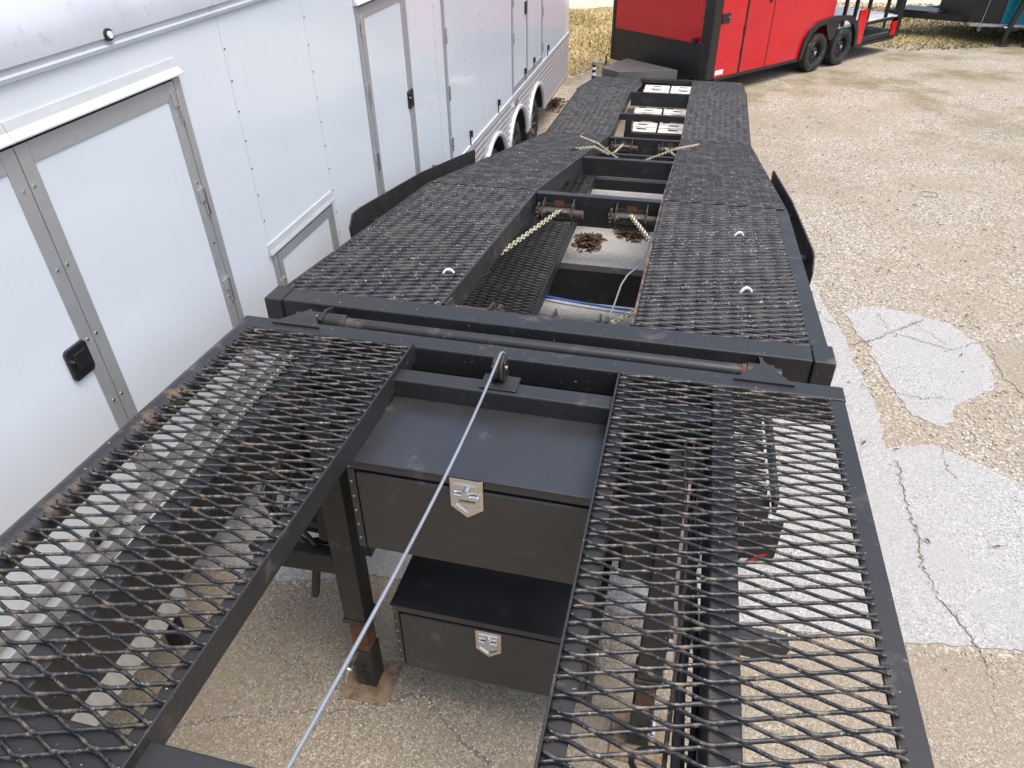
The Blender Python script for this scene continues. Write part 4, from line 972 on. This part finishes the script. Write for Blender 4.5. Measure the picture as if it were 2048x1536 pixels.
for q in ((3.72, 6.29, CW-.045, CW-.005, 1.0, 1.05), (3.72, 6.29, CW-.045, CW-.005, 1.5, 1.55)):
    b = RMB(); b.box(*q); b.build('porch_rail', 'black_plastic', red)
for q in ((6.32, 6.38, .141, CW-.061, 1.0, 1.05), (6.32, 6.38, .141, CW-.061, 1.5, 1.55)):
    b = RMB(); b.box(*q); b.build('porch_rail', 'black_plastic', red)
for q in ((4.99, 6.09, .0, .05, .66, .72), (4.99, 6.09, .0, .06, .34, .42)):
    b = RMB(); b.box(*q); b.build('porch_sill', 'black_plastic', red)
# tongue with its box and jack
zt = .5
b = RMB(); b.prism([(-.3, .42, .27), (-.3, 1.7, .27), (-1.2, 1.42, .27), (-1.2, 1.02, .27)], (0, 0, .19)); b.build('tongue_box', 'treadgrey', red, bevel=.006)
for s in (-1, 1):
    b = RMB(); b.bar((0, CW/2+s*.75, .2), (-1.75, CW/2+s*.05, .2), .06, .1); b.build('tongue_rail', 'black_plastic', red)
b = RMB(); b.bar((-1.7, CW/2, .22), (-1.95, CW/2, .22), .1, .08); b.build('coupler', 'black_plastic', red, bevel=.01)
jt = -1.6
b = RMB(); b.cyl((jt, CW/2, .012), (jt, CW/2, .03), .09, 16); b.cyl((jt, CW/2, .03), (jt, CW/2, .6), .032, 16); jk = b.build('tongue_jack', 'black_plastic', red, True)
for zz0, zz1 in ((.42, .47), (.52, .56)):
    b = RMB(); b.cyl((jt, CW/2, zz0), (jt, CW/2, zz1), .036, 16); b.build('jack_band', 'whitetape', jk, True)
b = RMB(); b.cyl((jt, CW/2, .6), (jt, CW/2, .65), .038, 16); b.bar((jt, CW/2, .62), (jt+.12, CW/2-.17, .62), .02, .02); b.build('jack_crank', 'zinc', jk, True)
b = RMB(); b.cyl((jt+.12, CW/2-.17, .605), (jt+.12, CW/2-.17, .76), .014, 12); b.build('crank_grip', 'black_plastic', jk, True)
# ================================================================== dark trailers at the back
teal = thing('teal_cargo_trailer', (7.8, 21.2, 0), 'teal cargo trailer with a black tread plate nose and long black tongue', 'trailer')
zb = .42
b = MB(); b.prism([(6.55, 20.15, zb), (5.95, 20.32, zb), (5.5, 21.35, zb), (5.95, 22.4, zb), (6.55, 22.6, zb)], (0, 0, 2.2)); b.build('nose_cap', 'tread', teal)
b = MB(); b.box(6.56, 11.5, 20.14, 20.17, zb, 2.6); b.build('side_wall', 'teal', teal)
b = MB(); b.box(6.56, 11.5, 20.171, 22.6, zb, 2.6); b.build('body', 'under', teal)
b = MB(); b.box(5.93, 11.5, 20.1, 20.16, zb-.05, zb-.002); b.build('bottom_rail', 'alu', teal)
for k, (z, L) in enumerate(((1.08, .3), (1.02, .36), (.96, .26))):
    b = MB(); b.box(6.62, 6.62+L, 20.134, 20.139, z, z+.03); b.build('white_lettering', 'whitetape', teal, kind='stuff')
for y0, y1 in ((20.5, 21.2), (22.2, 21.3)):
    b = MB(); b.bar((6.0, y0, .45), (4.3, y1, .45), .07, .13); b.build('tongue_rail', 'black_plastic', teal)
b = MB(); b.prism([(4.55, 21.1, .53), (5.4, 20.72, .53), (5.75, 21.3, .53), (4.9, 21.75, .53)], (0, 0, .02)); b.build('tongue_deck', 'tread', teal)
b = MB(); b.cyl((4.35, 21.25, 0), (4.35, 21.25, .6), .03, 12); b.build('tongue_jack', 'black_plastic', teal, True)
b = MB(); b.tube(sag((6.2, 20.05, 1.2), (6.12, 20.02, .36), -.03, 10), .008, 6); b.tube([(6.12+.03*math.cos(a), 20.02, .33+.04*math.sin(a)) for a in np.linspace(0, 6.28, 14)[:-1]], .009, 6, True); b.build('hanging_cable', 'zinc', teal, True)
for x in (8.6, 9.5): wheel(teal, (x, 20.2, .35), (0, 1, 0), .35, .2, 'rim', -1)
fl = thing('black_gooseneck_trailer', (7.4, 19.6, 0), 'black gooseneck trailer nose resting on a slanted jack leg', 'trailer')
fx, fy = gnd((2002, 92))
b = MB(); b.bar((fx+.02, fy, .3), (fx+.16, fy-.05, 1.0), .1, .1, (0, 1, 0)); j = b.build('jack_leg', 'frame', fl, bevel=.005)
b = MB(); b.bar((fx, fy, .02), (fx+.025, fy-.008, .31), .08, .08, (0, 1, 0)); b.build('inner_leg', 'frame', j)
b = MB(); b.cyl((fx, fy, .0), (fx, fy, .02), .13, 18); b.build('foot_plate', 'winch', j)
b = MB(); b.cyl((fx-.07, fy, .38), (fx+.07, fy-.02, .38), .016, 10); b.build('jack_pin', 'chrome', j, True)
for q in ((fx+.0, fx+4.5, fy-.12, fy-.02, .95, 1.25), (fx+.0, fx+4.5, fy+1.9, fy+2.0, .95, 1.25), (fx, fx+.1, fy-.02, fy+1.9, .95, 1.2)):
    b = MB(); b.box(*q); b.build('neck_beam', 'frame', fl, bevel=.006)
b = MB(); b.box(fx+.4, fx+.48, fy-.12, fy-.04, .0, .95); b.build('jack_leg', 'frame', fl)
print('objects', len(bpy.data.objects))
